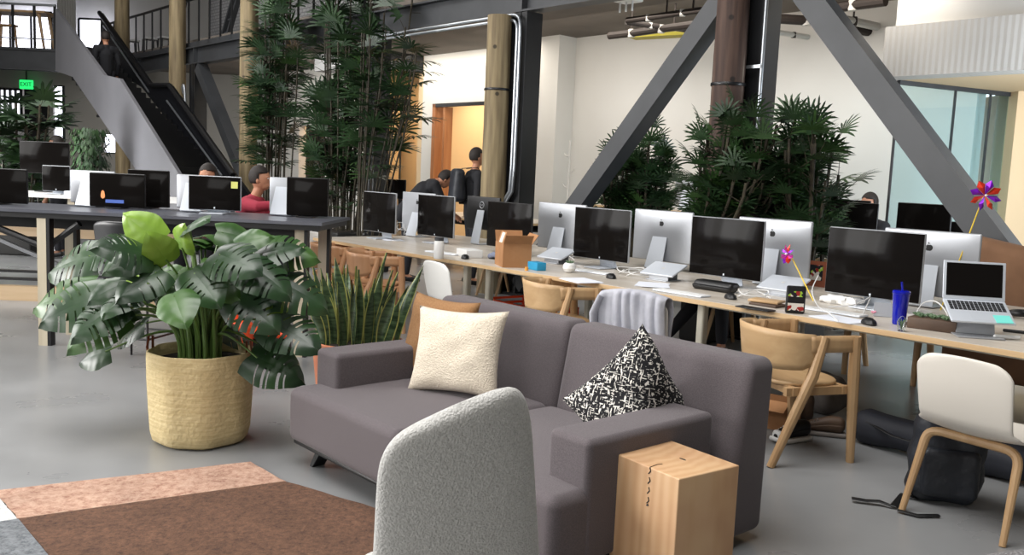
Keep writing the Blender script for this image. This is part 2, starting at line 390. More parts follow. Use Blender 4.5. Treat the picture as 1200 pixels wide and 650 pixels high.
def build(name, mb, mats, parent=None, loc=(0, 0, 0), rot=(0, 0, 0), smooth=35, solid=None, sub=0, fix=True):
    me = bpy.data.meshes.new(name); me.from_pydata(mb.v, [], mb.f)
    if not isinstance(mats, (list, tuple)): mats = [mats]
    for mt in mats: me.materials.append(M[mt] if isinstance(mt, str) else mt)
    if len(mats) > 1:
        for p, i in zip(me.polygons, mb.m): p.material_index = i
    if fix:
        import bmesh
        bm = bmesh.new(); bm.from_mesh(me); bmesh.ops.recalc_face_normals(bm, faces=bm.faces); bm.to_mesh(me); bm.free()
    if smooth:
        for p in me.polygons: p.use_smooth = True
        me.set_sharp_from_angle(angle=R(smooth))
    o = bpy.data.objects.new(name, me); COL.objects.link(o); o.location = loc; o.rotation_euler = rot
    if parent: o.parent = parent
    if solid:
        s_ = o.modifiers.new('thickness', 'SOLIDIFY'); s_.thickness = solid; s_.offset = 0
    if sub:
        s_ = o.modifiers.new('smooth', 'SUBSURF'); s_.levels = sub; s_.render_levels = sub
    return o
def thing(name, label, cat, loc=(0, 0, 0), rz=0, group=None):
    o = bpy.data.objects.new(name, None); COL.objects.link(o); o.location = loc; o.rotation_euler = (0, 0, rz)
    o.empty_display_size = .1
    return tag(o, label, cat, group)
def tag(o, label, cat, group=None, kind=None):
    o['label'] = label; o['category'] = cat
    if group: o['group'] = group
    if kind: o['kind'] = kind
    return o
def struct(name, mb, mt, loc=(0, 0, 0), rot=(0, 0, 0), smooth=35):
    o = build(name, mb, mt, None, loc, rot, smooth); o['kind'] = 'structure'; return o
def dup(root, loc, rz, label, group=None, scale=1):
    r = root.copy(); COL.objects.link(r); r.location = loc; r.rotation_euler = (0, 0, rz); r['label'] = label
    if group: r['group'] = group
    if scale != 1: r.scale = (scale,)*3
    for ch in list(root.children):
        c = ch.copy(); COL.objects.link(c); c.parent = r
        for g in list(ch.children):
            d = g.copy(); COL.objects.link(d); d.parent = c
    return r
def at(px, py, Y):                      # the point seen at a pixel, at distance Y
    d = fw*F + RT*(px-600) - UP*(py-325); return Vector((0, 0, EYE)) + d*(Y/d.y)
def ground(px, py, z=0):
    d = fw*F + RT*(px-600) - UP*(py-325); return Vector((0, 0, EYE)) + d*((z-EYE)/d.z)
def onv(px, py, v):
    d = fw*F + RT*(px-600) - UP*(py-325); p = Vector((0, 0, EYE)) + d*(v/d.dot(NV)); return p.dot(UV), p.z
def circ(cx, cy, r, n=24, a0=0, a1=2*pi): return [(cx+r*cos(a0+(a1-a0)*k/n), cy+r*sin(a0+(a1-a0)*k/n)) for k in range(n)]
def bez(p0, p1, p2, p3, n=10):
    p0, p1, p2, p3 = map(Vector, (p0, p1, p2, p3)); o = []
    for i in range(n+1):
        t = i/n; o.append(p0*(1-t)**3 + p1*3*t*(1-t)**2 + p2*3*t*t*(1-t) + p3*t**3)
    return o
EPS = .0015
# ================================================================== SETTING
def ucol(px, v, z=1.0):                 # u of the point on plane v, height z, seen in pixel column px
    lo, hi = -40.0, 6.0
    for _ in range(40):
        mdl = (lo+hi)/2; p = P(mdl, v, z) - Vector((0, 0, EYE)); x = 600 + F*p.dot(RT)/p.dot(fw)
        if p.dot(fw) <= 0.1 or x > px: hi = mdl
        else: lo = mdl
    return (lo+hi)/2
LR = (0, 0, RZ)
def wbox(mb, x0, x1, y0, y1, z0, z1, mi=0): return mb.box(((x0+x1)/2, (y0+y1)/2, (z0+z1)/2), (x1-x0, y1-y0, z1-z0), mi=mi)
struct('floor', wbox(MB(), -17.6, 9.3, -6, 30, -.12, 0), 'floor', smooth=0)
struct('ceiling', wbox(MB(), -17.8, 9.6, -6.4, 30.4, 8, 8.2), 'ceil_d', smooth=0)
struct('wall_behind', wbox(MB(), -13.4, 9.3, -6.3, -6, 0, 8), 'wall_g', smooth=0)
struct('wall_right', wbox(MB(), 9.3, 9.6, -6, 30, 0, 8), 'wall_g', smooth=0)
# left wall with three tall windows
wl = MB()
wbox(wl, -13.7, -13.4, -6, 21.3, 0, .9); wbox(wl, -13.7, -13.4, -6, 21.3, 6.4, 8); wbox(wl, -17.6, -17.3, 21.3, 30, 0, 8); wbox(wl, -17.6, -13.4, 21.0, 21.3, 0, 8)
for a, b in ((-6, -1.5), (1.5, 3), (6, 7.5), (10.5, 21.3)): wbox(wl, -13.7, -13.4, a, b, .9, 6.4)
struct('wall_left', wl, 'wall_g', smooth=0)
for i, a in enumerate((-1.5, 3, 7.5)):
    wf = MB()
    for k in range(5): wbox(wf, -13.6, -13.5, a+k*.74-.03, a+k*.74+.03+.02, .9, 6.4)
    for k in range(6): wbox(wf, -13.6, -13.5, a, a+3, .9+k*1.09-.03, .9+k*1.09+.03)
    f = struct('window_%d' % (i+1), wf, 'steel_d', smooth=0)
    build('pane', wbox(MB(), -13.58, -13.56, a, a+3, .9, 6.4), 'sky_pane2', f, smooth=0)
area('window_lamp', (-12.9, 5, 3.8), (-2, 5, 1), 8, 4.5, 500, (1, .98, .95))

# the white wall behind the desks, with the opening to the warm-lit room
wb = MB()
UD0, UD1 = -14.98, -12.35
wbox(wb, -15.35, UD0, 11, 11.25, 0, 3.85); wbox(wb, UD0, UD1, 11, 11.25, 2.86, 3.85); wbox(wb, UD1, -4.38, 11, 11.25, 0, 3.85)
struct('wall_back', wb, 'wall', rot=LR, smooth=0)
fr = MB(); wbox(fr, UD0-.002, UD0+.10, 10.98, 11.30, 0, 2.86); wbox(fr, UD0+.34, UD0+.40, 11.0, 11.2, 0, 2.80)
struct('trim_1', fr, 'wood_o', rot=LR, smooth=0)
fr = MB(); wbox(fr, UD0, UD1, 10.98, 11.05, 2.80, 2.87)
struct('trim_2', fr, 'steel_d', rot=LR, smooth=0)
wr = MB(); wbox(wr, -16.5, -11, 14.2, 14.4, 0, 3.85); wbox(wr, -11.1, -10.9, 11.25, 14.2, 0, 3.85); wbox(wr, -15.5, -15.35, 11.0, 14.2, 0, 3.85)
struct('wall_meeting_room', wr, 'wall_w', rot=LR, smooth=0)
wr = MB(); wbox(wr, -19.0, -15.5, 13.0, 13.2, 0, 3.85)
struct('wall_recess', wr, 'wall_w', rot=LR, smooth=0)
wr = MB(); wbox(wr, -24.5, -20.6, 11, 11.2, 0, 3.85); wbox(wr, -19.3, -17.35, 11, 11.2, 0, 3.85); wbox(wr, -20.6, -19.3, 11, 11.2, 2.5, 3.85)
struct('wall_far_bay', wr, 'wall', rot=LR, smooth=0)
wr = MB(); wbox(wr, -21.5, -18.5, 12.4, 12.6, 0, 3.85)
struct('wall_far_room', wr, 'wall_w', rot=LR, smooth=0)
area('far_room_lamp', P(-19.9, 11.9, 3.2), P(-19.9, 12.4, 0), 1, .6, 16, (1, .66, .36))
pl = MB(); wbox(pl, ucol(622, 10.6, 1.5), ucol(648, 10.6, 1.5), 10.6, 11.0, 0, 3.85)
struct('trim_3', pl, 'wall', rot=LR, smooth=0)
# mezzanine
mz = MB(); wbox(mz, -29, -1.5, 7.85, 15, 3.85, 4.1)
struct('ceiling_mezzanine', mz, 'ceil', rot=LR, smooth=0)
br = MB(); wbox(br, -25, -9, 10.5, 10.7, 4.1, 8)
struct('wall_mezzanine', br, 'brick', rot=LR, smooth=0)
so = MB(); wbox(so, -17.35, -15.36, 9.6, 13, 3.5, 3.85)
struct('trim_4', so, 'steel_d', rot=LR, smooth=0)
# plaster header and the wall above it, glass front below
hd = MB(); wbox(hd, -4.70, 1.5, 9.3, 9.62, 2.70, 3.22)
struct('trim_5', hd, 'rib_p', rot=LR, smooth=0)
hd = MB(); wbox(hd, -4.62, 1.5, 9.36, 9.60, 3.22, 8)
struct('wall_above_header', hd, 'wall', rot=LR, smooth=0)
g0 = P(-4.66, 9.62); g1 = g0 + Vector((cos(R(24)), sin(R(24)), 0))*3.3
sf = MB(); q0, q1, q2 = g0, g1, P(1.4, 9.62)
sf.add([(q0.x, q0.y, 2.70), (q1.x, q1.y, 2.70), (q2.x, q2.y, 2.70), (q0.x, q0.y, 2.76), (q1.x, q1.y, 2.76), (q2.x, q2.y, 2.76)],
       [(0, 1, 2), (5, 4, 3), (0, 3, 4, 1), (1, 4, 5, 2), (2, 5, 3, 0)])
struct('ceiling_soffit', sf, 'wall_w', smooth=0)
gd = (g1-g0).normalized(); ga = math.atan2(gd.y, gd.x)
gf = MB(); gf.box((1.65, 0, 2.68), (3.3, .05, .05)); gf.box((1.65, 0, .03), (3.3, .05, .05))
for k in (0.0, .86, 1.42, 3.28): gf.box((k+.006, 0, 1.35), (.012, .03, 2.7))
f = struct('window_4', gf, 'steel', loc=g0, rot=(0, 0, ga), smooth=0)
gp = MB(); gp.box((1.65, 0, 1.36), (3.28, .012, 2.6)); build('pane', gp, 'pane', f, smooth=0)
# room behind the glass
rm = MB(); wbox(rm, 4.9, 6.55, 13.2, 13.4, 0, 3.8); wbox(rm, 6.55, 7.75, 13.2, 13.4, 0, .95); wbox(rm, 6.55, 7.75, 13.2, 13.4, 3.0, 3.8); wbox(rm, 7.75, 9.3, 13.2, 13.4, 0, 3.8)
struct('wall_glass_room', rm, 'wall_w', smooth=0)
wf = MB()
for k in range(4): wbox(wf, 6.55+k*.4-.02, 6.55+k*.4+.02, 13.2, 13.26, .95, 3.0)
for k in range(4): wbox(wf, 6.55, 7.75, 13.2, 13.26, .95+k*.68-.02, .95+k*.68+.02)
f = struct('window_5', wf, 'steel_d', smooth=0)
build('pane', wbox(MB(), 6.55, 7.75, 13.24, 13.25, .95, 3.0), 'sky_pane2', f, smooth=0)
q = at(1172, 180, 10.9); wc = MB(); wbox(wc, q.x-.10, q.x+.12, q.y, q.y+.3, 0, 2.70)
struct('trim_6', wc, 'wall', smooth=0)
q = at(1186, 180, 10.4); wc = MB(); wbox(wc, q.x, q.x+3, q.y, q.y+.2, 0, 2.70)
struct('wall_beside_glass', wc, 'wall_w', smooth=0)
area('daylight_lamp', P(-1.6, 9.0, 1.9), P(-6.2, 11, 1.5), 1.6, 1.8, 95, (.82, .91, 1))
area('glass_room_lamp', (6.6, 11.6, 2.6), (6.6, 12.6, 1), 1.4, .8, 60, (.9, .95, 1))

# far left end of the hall
YF = 24.5
def pxz(px, py, Y): q_ = at(px, py, Y); return q_.x, q_.z
wf_ = MB()
x0, _ = pxz(-60, 100, YF); xa, zt = pxz(27, 103, YF); xb, _ = pxz(56, 103, YF); xc, _ = pxz(62, 100, YF); xd, _ = pxz(76, 100, YF); xe, _ = pxz(121, 100, YF); xf2, _ = pxz(138, 100, YF); xg, _ = pxz(330, 100, YF)
_, z1 = pxz(70, 175, YF); _, z2 = pxz(70, 100, YF); _, z3 = pxz(130, 157, YF); _, z4 = pxz(130, 180, YF)
wbox(wf_, x0, xa, YF, YF+.3, zt, 3.9); wbox(wf_, xa, xb, YF, YF+.3, zt, 3.9); wbox(wf_, xb, xc, YF, YF+.3, 0, 3.9)
wbox(wf_, xc, xd, YF, YF+.3, 0, z1); wbox(wf_, xc, xd, YF, YF+.3, z2, 3.9); wbox(wf_, xd, xe, YF, YF+.3, 0, 3.9)
wbox(wf_, xe, xf2, YF, YF+.3, 0, z4); wbox(wf_, xe, xf2, YF, YF+.3, z3, 3.9); wbox(wf_, xf2, xg, YF, YF+.3, 0, 3.9)
struct('wall_far', wf_, 'wall_g', smooth=0)
def pane(n, px0, px1, py0, py1, Y, mt='sky_pane', bars=(2, 2)):
    a, zt_ = pxz(px0, py0, Y); b, zb_ = pxz(px1, py1, Y); mb = MB()
    for k in range(bars[0]+1): xx = a+(b-a)*k/bars[0]; wbox(mb, xx-.03, xx+.03, Y-.06, Y, zb_, zt_)
    for k in range(bars[1]+1): zz = zb_+(zt_-zb_)*k/bars[1]; wbox(mb, a, b, Y-.06, Y, zz-.03, zz+.03)
    f_ = struct('window_%d' % n, mb, 'steel_d', smooth=0)
    build('pane', wbox(MB(), a, b, Y+.0, Y+.02, zb_, zt_), mt, f_, smooth=0); return f_
pane(6, 62, 76, 100, 172, YF+.1, bars=(1, 3)); pane(7, 121, 138, 156, 180, YF+.1, bars=(1, 1))
pane(8, 0, 26, 104, 150, YF+2.5, 'sky_pane2', (4, 3))
b8 = MB(); wbox(b8, x0, xc, YF+2.9, YF+3.1, 0, 4); struct('wall_far_store', b8, 'wall_g', smooth=0)
dr = MB(); wbox(dr, xa, xb, YF+.05, YF+.12, 0, zt); struct('doorway_shade', dr, 'black', smooth=0)  # black sheet standing in for the shade inside an open doorway
up = MB(); wbox(up, -17.3, 0, 29, 29.3, 0, 8); struct('wall_upper_far', up, 'wall', smooth=0)
pane(9, -12, 62, 12, 62, 28.4, 'sky_pane', (3, 1)); pane(10, 93, 120, 22, 62, 28.4, 'sky_pane', (1, 1))
cl = MB()
for k in range(7): cl.cyl((at(69+k*3, 20, 27).x, 27, 4.0), (at(69+k*3, 20, 27).x, 27, 8), .045, n=8)
struct('trim_7', cl, 'wall')
# mezzanine floor at the left and its fascia
xl, zt_ = pxz(-60, 52, 22); xr, _ = pxz(66, 52, 22); _, zb_ = pxz(30, 82, 22)
fa = MB(); wbox(fa, xl, xr, 22, 22.12, zb_, zt_); wbox(fa, xl, xr, 21.95, 22.2, zb_-.0, zb_+.06); wbox(fa, xl, xr, 21.95, 22.2, zt_-.06, zt_)
wbox(fa, xl, xr, 22.2, 29, zt_-.2, zt_-.02)
struct('trim_8', fa, 'steel', smooth=0)
ZB = zt_
t = thing('balcony_railing', 'glass and steel railing on the balcony edge, left of the black staircase', 'railing', (xl, 21.98, ZB))
L = xr-xl; mb = MB()
for k in range(6): mb.box((L*k/5-.03*(k == 5)+.03*(k == 0), 0.02, .5), (.05, .04, 1.0))
build('post', mb, 'steel_d', t, smooth=0)
mb = MB(); mb.box((L/2, 0.02, 1.02), (L, .06, .05)); build('handrail', mb, 'conduit', t, smooth=0)
mb = MB(); mb.box((L/2, 0.02, .22), (L, .03, .03)); build('lower_rail', mb, 'conduit', t, smooth=0)
# wooden table and chair on the balcony
q = at(38, 50, 23.0); t = thing('balcony_table', 'pale wooden table with slanted legs up on the balcony behind the railing', 'table', (q.x, 23.0, ZB-.02))
mb = MB(); mb.box((-.3, 0, .98), (1.6, .7, .05)); build('tabletop', mb, 'wood', t, smooth=0)
for sx in (-.95, .30):
    for sy in (-.25, .25):
        mb = MB(); mb.tube([(sx, sy, .96), (sx+(.14 if sx > 0 else -.1), sy, 0)], [.045, .03]); build('leg', mb, 'wood', t)
q = at(14, 50, 22.7); t = thing('balcony_stool', 'light wooden stool standing left of the pale balcony table legs', 'stool', (q.x, 22.55, ZB-.02))
mb = MB(); mb.rbox((0, 0, .60), (.42, .2, .05), .02); build('seat', mb, 'wood', t)
for sx in (-.16, .16):
    mb = MB(); mb.tube([(sx, 0, .6), (sx*1.3, 0, 0)], .03); build('leg', mb, 'wood', t)

# exit sign
q = at(31, 99, YF-.3); t = thing('exit_sign', 'small glowing green exit sign hanging in front of the far left doorway', 'sign', (q.x, q.y, q.z))
mb = MB(); mb.rbox((0, 0, 0), (.36, .06, .24), .02); build('sign_panel', mb, 'green_s', t)
mb = MB(); mb.tube([(0, 0, .12), (0, 0, .5)], .02); build('hanger', mb, 'black', t)
fc = bpy.data.curves.new('lettering', 'FONT'); fc.body = 'EXIT'; fc.size = .15; fc.extrude = .004; fc.align_x = 'CENTER'; fc.align_y = 'CENTER'
fc.materials.append(M['white']); fo = bpy.data.objects.new('lettering_source', fc); COL.objects.link(fo); bpy.context.view_layer.update()
fm = bpy.data.meshes.new_from_object(fo.evaluated_get(bpy.context.evaluated_depsgraph_get())); bpy.data.objects.remove(fo)
fo = bpy.data.objects.new('lettering', fm); COL.objects.link(fo); fo.parent = t; fo.location = (0, -.034, 0); fo.rotation_euler = (R(90), 0, 0); fm.materials.clear(); fm.materials.append(mat('dark_green_letter', (8, 84, 40), .5))

# ================================================================== STEEL TRUSS
VT = 7.6
def bench_thing(name, label, cat, u, v, z=0, group=None, rz=0): return thing(name, label, cat, P(u, v, z), RZ+rz, group)
t = bench_thing('steel_girder', 'long grey steel girder carrying the mezzanine edge across the hall', 'beam', -12, VT, 3.5)
mb = MB(); mb.box((0, 0, .175), (25.5, .03, .33)); mb.box((0, 0, .012), (25.5, .22, .024)); mb.box((0, 0, .338), (25.5, .22, .024))
build('web_and_flanges', mb, 'steel', t, smooth=0)
for k in (-5.14, -8.46, -11.78, -15.2, -18.6, -22.0):
    mb = MB(); mb.box((k+12, -.05, .175), (.02, .11, .31)); build('stiffener', mb, 'steel', t, smooth=0)
names = {-5.14: 'wide dark steel column beside the stained brown log, behind the desks', -8.46: 'dark steel column with conduit right of the pale log near the warm doorway',
         -11.78: 'dark steel column mostly hidden behind the tall palms', -18.6: 'dark steel column right of the staircase, between two pale logs'}
for u_, lb in names.items():
    t = bench_thing('steel_column', lb, 'column', u_, VT, 0, 'steel columns of the truss')
    W_ = .34 if u_ == -5.14 else .26
    mb = MB(); mb.box((0, 0, 1.745), (.03, .24, 3.49)); mb.box((-W_/2, 0, 1.745), (.025, .26, 3.49)); mb.box((W_/2, 0, 1.745), (.025, .26, 3.49)); mb.box((0, -.10, 1.745), (W_, .02, 3.49))
    build('shaft', mb, 'steel_d', t, smooth=0)
    mb = MB(); mb.box((0, 0, .01), (W_+.12, .36, .02)); build('base_plate', mb, 'steel_d', t, smooth=0)
    if u_ == -5.14:
        for dx in (-.19, .20):
            mb = MB(); mb.cyl((dx, -.16, .02), (dx, -.16, 3.45), .018); build('conduit', mb, 'conduit', t)
        mb = MB(); mb.cyl((-.05, -.17, .02), (-.05, -.17, 3.45), .014); build('conduit', mb, 'steel_d', t)
        mb = MB(); mb.box((0, -.19, 2.62), (.42, .02, .03)); build('strap', mb, 'conduit', t, smooth=0)
    if u_ == -18.6:
        mb = MB(); mb.tube(bez((-.35, -.2, 2.2), (-.5, -.2, 3.2), (-.1, -.2, 3.6), (-.2, -.2, 2.0), 12), .03); build('conduit', mb, 'conduit', t)
for u_ in (-1.2,):
    t = bench_thing('steel_column', 'dark steel column outside the right edge carrying the girder', 'column', u_, VT, 0, 'steel columns of the truss')
    mb = MB(); mb.box((0, 0, 1.745), (.03, .24, 3.49)); mb.box((-.13, 0, 1.745), (.025, .26, 3.49)); mb.box((.13, 0, 1.745), (.025, .26, 3.49)); build('shaft', mb, 'steel_d', t, smooth=0)
def brace(label, ua, za, ub, zb, s=.2):
    t_ = bench_thing('diagonal_brace', label, 'brace', ub, VT-.02, 0, 'diagonal braces of the truss')
    a = Vector((ua-ub, 0, za)); b = Vector((0, 0, zb)); d = (b-a).normalized(); n = Vector((-d.z, 0, d.x))*s/2
    if abs(n.length) < 1e-6: return
    mb_ = MB(); poly = [(a.x+n.x, a.z+n.z), (b.x+n.x, b.z+n.z), (b.x-n.x, b.z-n.z), (a.x-n.x, a.z-n.z)]
    mb_.prism(poly, -.11, .11, 'y'); build('strut', mb_, 'steel', t_, smooth=0)
    g = MB(); g.box((b.x, 0, .02), (.5, .3, .03)); build('foot_plate', g, 'steel_d', t_, smooth=0)
    return t_
brace('grey diagonal brace sloping down left from the stained brown log towards the desks', -5.42, 3.42, -8.32, .12)
brace('grey diagonal brace sloping down right in front of the glass partition', -4.72, 3.42, -1.9, .12, .23)
brace('grey diagonal brace sloping down right beside the staircase foot', -18.4, 3.42, -15.2, .12)
# logs
def log_post(px, py, v, r, label, mt, strap=None, h=3.45, lean=0):
    u_, _ = onv(px, py, v)
    t_ = bench_thing('timber_post', label, 'timber post', u_, v, 0, 'round timber posts')
    random.seed(int(px)); prof = [(r*(1.08-.10*k/24)*(1+random.uniform(-.012, .012)), h*k/24) for k in range(25)]
    mb_ = MB(); mb_.lathe(prof, 24, fn=lambda p, a: (p.x*(1+.03*sin(3*a+p.z*.7))+lean*p.z, p.y*(1+.03*cos(2*a+p.z)), p.z)); build('trunk', mb_, mt, t_, smooth=60)
    if strap:
        for z_ in strap:
            mb_ = MB(); mb_.lathe([(r*1.06, z_-.015), (r*1.08, z_-.01), (r*1.08, z_+.01), (r*1.06, z_+.015)], 24, c=(lean*z_, 0, 0)); build('strap', mb_, 'steel_d', t_)
    return t_
log_post(856, 60, 7.32, .155, 'stained brown timber post beside the wide dark steel column', 'log_d', (2.45,))
log_post(583, 100, 7.36, .155, 'pale weathered timber post in front of the warm-lit doorway', 'log', (2.55,))
log_post(292, 50, 7.36, .155, 'pale timber post left of the tall palms', 'log', h=7.9)
log_post(208, 50, 7.36, .16, 'pale timber post directly behind the black stair rail', 'log', h=7.9)
log_post(143, 20, 7.36, .16, 'pale timber post above the staircase, farthest from the desks', 'log', h=7.9)
# conduit pair along the girder and down the column
u0 = ucol(440, 7.4, 3.4); u1 = ucol(603, 7.42, 2.5)
for k, dz in enumerate((0, .055)):
    mb = MB(); u2 = u1 + dz
    mb.tube([(u0-u1, 0, 3.40+dz), (u2-u1-.2, 0, 3.40+dz)] + bez((u2-u1-.2, 0, 3.40+dz), (u2-u1-.03, 0, 3.40+dz), (u2-u1, 0, 3.36+dz), (u2-u1, 0, 3.2), 6)[1:] + [(u2-u1, 0, 1.6), (u2-u1-.02, 0, 1.3), (u2-u1-.14, 0, 1.15)], .02)
    o = build('electrical_conduit', mb, 'conduit', None, P(u1, 7.42, 0), LR)
    tag(o, ('thinner' if k else 'lower') + ' of the two galvanised conduits running under the girder and down the dark column' if not k else 'upper outer galvanised conduit bending from the girder down the dark column', 'conduit', 'galvanised conduits')
# mezzanine railing above the girder
t = bench_thing('mezzanine_railing', 'dark steel railing above the girder, behind the staircase', 'railing', -21, 7.6, 3.85)
mb = MB(); mb.tube([(-3.5, 0, 1.0), (8.8, 0, 1.0)], .03); build('handrail', mb, 'steel_d', t)
mb = MB()
for k in range(24): mb.box((-3.4+k*.53, 0, .5), (.03, .03, 1.0))
build('baluster', mb, 'steel_d', t, smooth=0)
mb = MB(); mb.box((2.6, 0, .06), (12.3, .03, .12)); build('kick_plate', mb, 'steel', t, smooth=0)
for k, (a, b) in enumerate(((-18.7, -16.2), (-21.7, -19.2))):
    t = bench_thing('diagonal_brace', ('steep dark lattice brace above the mezzanine railing beside the white brick', 'dark lattice brace high behind the staircase rail')[k], 'brace', a, 8.2, 4.1, 'diagonal braces of the truss')
    mb = MB(); d = b-a
    for s_ in (-.13, .13): mb.prism([(s_, 0), (s_+.06, 0), (d+s_+.06, 3.6), (d+s_, 3.6)], -.05, .05, 'y')
    for j in range(14): mb.box((d*j/14+.03, 0, 3.6*j/14+.12), (.3, .03, .03))
    build('lattice', mb, 'steel', t, smooth=0)
for k, (px_, v_) in enumerate(((150, 9.0), (172, 9.2), (190, 9.4))):
    q = bench_thing('stool', ('left', 'middle', 'right')[k] + ' of three dark high stools behind the mezzanine railing', 'stool', ucol(px_+4, v_, 4.5), v_, 4.1, 'stools on the mezzanine')
    mb = MB(); mb.rbox((0, 0, .72), (.36, .36, .06), .02); build('seat', mb, 'white', q)
    for a_, b_ in ((-.14, -.14), (.14, -.14), (.14, .14), (-.14, .14)):
        mb = MB(); mb.tube([(a_, b_, .7), (a_*1.3, b_*1.3, 0)], .02); build('leg', mb, 'black', q)

# ================================================================== STAIRCASE
t = bench_thing('staircase', 'black staircase with grey side cladding descending from the balcony', 'staircase', -13.0, 5.5, 0)
def loc_poly(pts, v): return [(onv(x, y, v)[0]+13.0, onv(x, y, v)[1]) for x, y in pts]
near = loc_poly([(65, 10), (122, 88), (140, 92), (207, 200)], 5.5)
sl = (near[3][1]-near[2][1])/(near[3][0]-near[2][0])
near.append((near[3][0] + (near[3][1]-.35)/-sl, .35)); near.append((near[-1][0], 0))
low = loc_poly([(160, 200), (85, 90), (65, 83)], 5.5)
near += [(low[0][0] + low[0][1]/.55, 0)] + low
mb = MB(); mb.prism(near, 0, .06, 'y'); build('side_cladding', mb, 'stair_g', t, smooth=0)
far = loc_poly([(118, 15), (178, 100), (200, 100), (275, 205)], 6.8)
far.append((far[3][0] + 2.0, .2)); far.append((far[-1][0], 0)); far += [(low[0][0]+low[0][1]/.55+.6, 0), (low[0][0]+.2, 1.2), (low[1][0]+.2, 3.0)]
far += loc_poly([(80, 50), (113, 57), (121, 40)], 6.8)
mb = MB(); mb.prism(far, 1.3, 1.36, 'y'); build('far_balustrade', mb, 'stair_k', t, smooth=0)
mb = MB()
for (a, b) in (((118, 15), (178, 100)), ((178, 100), (200, 100)), ((200, 100), (275, 205))):
    (ua, za), (ub, zb) = loc_poly([a, b], 6.8); mb.tube([(ua, 1.27, za), (ub, 1.27, zb)], .05)
build('handrail', mb, 'black', t)
mb = MB()
for (a, b) in (((122, 30), (175, 108)), ((196, 118), (262, 208))):
    (ua, za), (ub, zb) = loc_poly([a, b], 6.78); mb.tube([(ua, 1.27, za), (ub, 1.27, zb)], .02)
build('light_strip', mb, 'conduit', t)
mb = MB()
(ua, za), (ub, zb), (uc, zc) = near[0], near[1], near[3]
N_ = 30
for k in range(N_):
    uu = ua + (near[4][0]-ua)*k/N_; 
    f_ = k/N_; zz = za - 1.15 + (0-(za-1.15))*f_
    mb.box((uu+.12, .68, max(zz, .08)), (.30, 1.2, .05)); mb.box((uu-.02, .68, max(zz, .08)+.07), (.03, 1.2, .14))
build('treads', mb, 'black', t, smooth=0)
# person going up
# ================================================================== PIPES UNDER THE MEZZANINE
def pipe(px, r, mt, label, z=3.55, rods=(), name='sprinkler_pipe'):
    pts = [ground(x, y, z) for x, y in px]; c = pts[0].copy(); c.z = 0
    t_ = thing(name, label, 'pipe', (c.x, c.y, z), 0, 'pipes under the mezzanine')
    off = Vector((c.x, c.y, z)); mb_ = MB(); mb_.tube([p-off for p in pts], r, 10); build('pipe_run', mb_, mt, t_)
    for p in pts[1:-1] if len(pts) > 2 else pts:
        mb_ = MB(); mb_.lathe([(r*.9, -r*1.05), (r*1.05, 0), (r*.9, r*1.05)], 10, c=p-off); build('fitting', mb_, 'pipe_w' if mt != 'pipe_w' else 'pipe_d', t_)
    for x, y in rods:
        p = ground(x, y, z)-off; mb_ = MB(); mb_.tube([p, p+Vector((0, 0, 3.85-z))], .012); build('hanger_rod', mb_, 'pipe_d', t_)
pipe([(735, 24), (760, 21), (800, 15), (845, 9)], .04, 'pipe_d', 'dark sprinkler pipe running left from the stained post, nearest the girder', rods=[(781, 18), (812, 14)])
pipe([(734, 26), (762, 30), (790, 33), (835, 40)], .035, 'pipe_d', 'dark sprinkler pipe angled down right from the elbow left of the stained post', z=3.53, rods=[(790, 33)])
pipe([(714, 42), (740, 39), (775, 34), (826, 27)], .05, 'pipe_d', 'thick brown pipe lowest in the bundle left of the stained post', z=3.5, rods=[(740, 39)])
pipe([(905, 37), (930, 41), (950, 44)], .035, 'pipe_w', 'pale short pipe right of the wide steel column', z=3.5)
pipe([(904, 50), (924, 53), (934, 47), (975, 50), (1024, 59)], .03, 'pipe_d', 'thin dark pipe with white fittings jogging behind the right brace', z=3.5)
pipe([(960, 12), (1000, 6), (1038, 1)], .06, 'pipe_d', 'thick dark pipe at the top beside the upper white wall', z=3.6, rods=[(1000, 6)])
pipe([(965, 18), (1000, 25), (1036, 33)], .05, 'pipe_w', 'pale pipe sloping to the ribbed header corner', z=3.55, rods=[(1000, 25)])
pipe([(975, 30), (1036, 40)], .06, 'pipe_d', 'dark duct pipe just above the ribbed header corner', z=3.5)
pipe([(880, 20), (945, 24)], .06, 'pipe_d', 'dark pipe stub crossing between the column and the right brace', z=3.55)
q = ground(782, 45, 3.5); o = build('cable_tray', MB().box((0, 0, 0), (1.1, .25, .06)), mat('yellow_green_tray', (172, 160, 44), .6), None, (q.x, q.y, 3.55), (0, 0, RZ+.25), smooth=0)
tag(o, 'yellow cable tray among the dark pipes left of the stained post', 'cable tray', None)
q = ground(734, 3, 3.65); t = thing('ceiling_unit', 'white ceiling unit with three short rods, high above the desks', 'ceiling unit', (q.x, q.y, 3.66), RZ)
build('housing', MB().rbox((0, 0, .06), (.3, .3, .12), .02), 'white', t)
for k in range(3): build('rod', MB().tube([(-.1+.1*k, 0, 0), (-.1+.1*k, 0, -.12)], .012), 'white', t)
# coat stand by the wall
t = bench_thing('coat_stand', 'thin pale coat stand against the white wall left of the long brace', 'coat stand', ucol(669, 10.5, 1.5), 10.45, 0)
build('pole', MB().tube([(0, 0, .02), (0, 0, 2.1)], .018), 'pipe_w', t)
build('base', MB().lathe([(.2, 0), (.2, .02), (.02, .03)], 20), 'pipe_w', t)
for k in range(4):
    z_ = 1.1+.25*k; s_ = (-1)**k; build('hook', MB().tube(bez((0, 0, z_), (.06*s_, 0, z_-.02), (.10*s_, 0, z_), (.12*s_, 0, z_+.05), 5), .01), 'pipe_w', t)
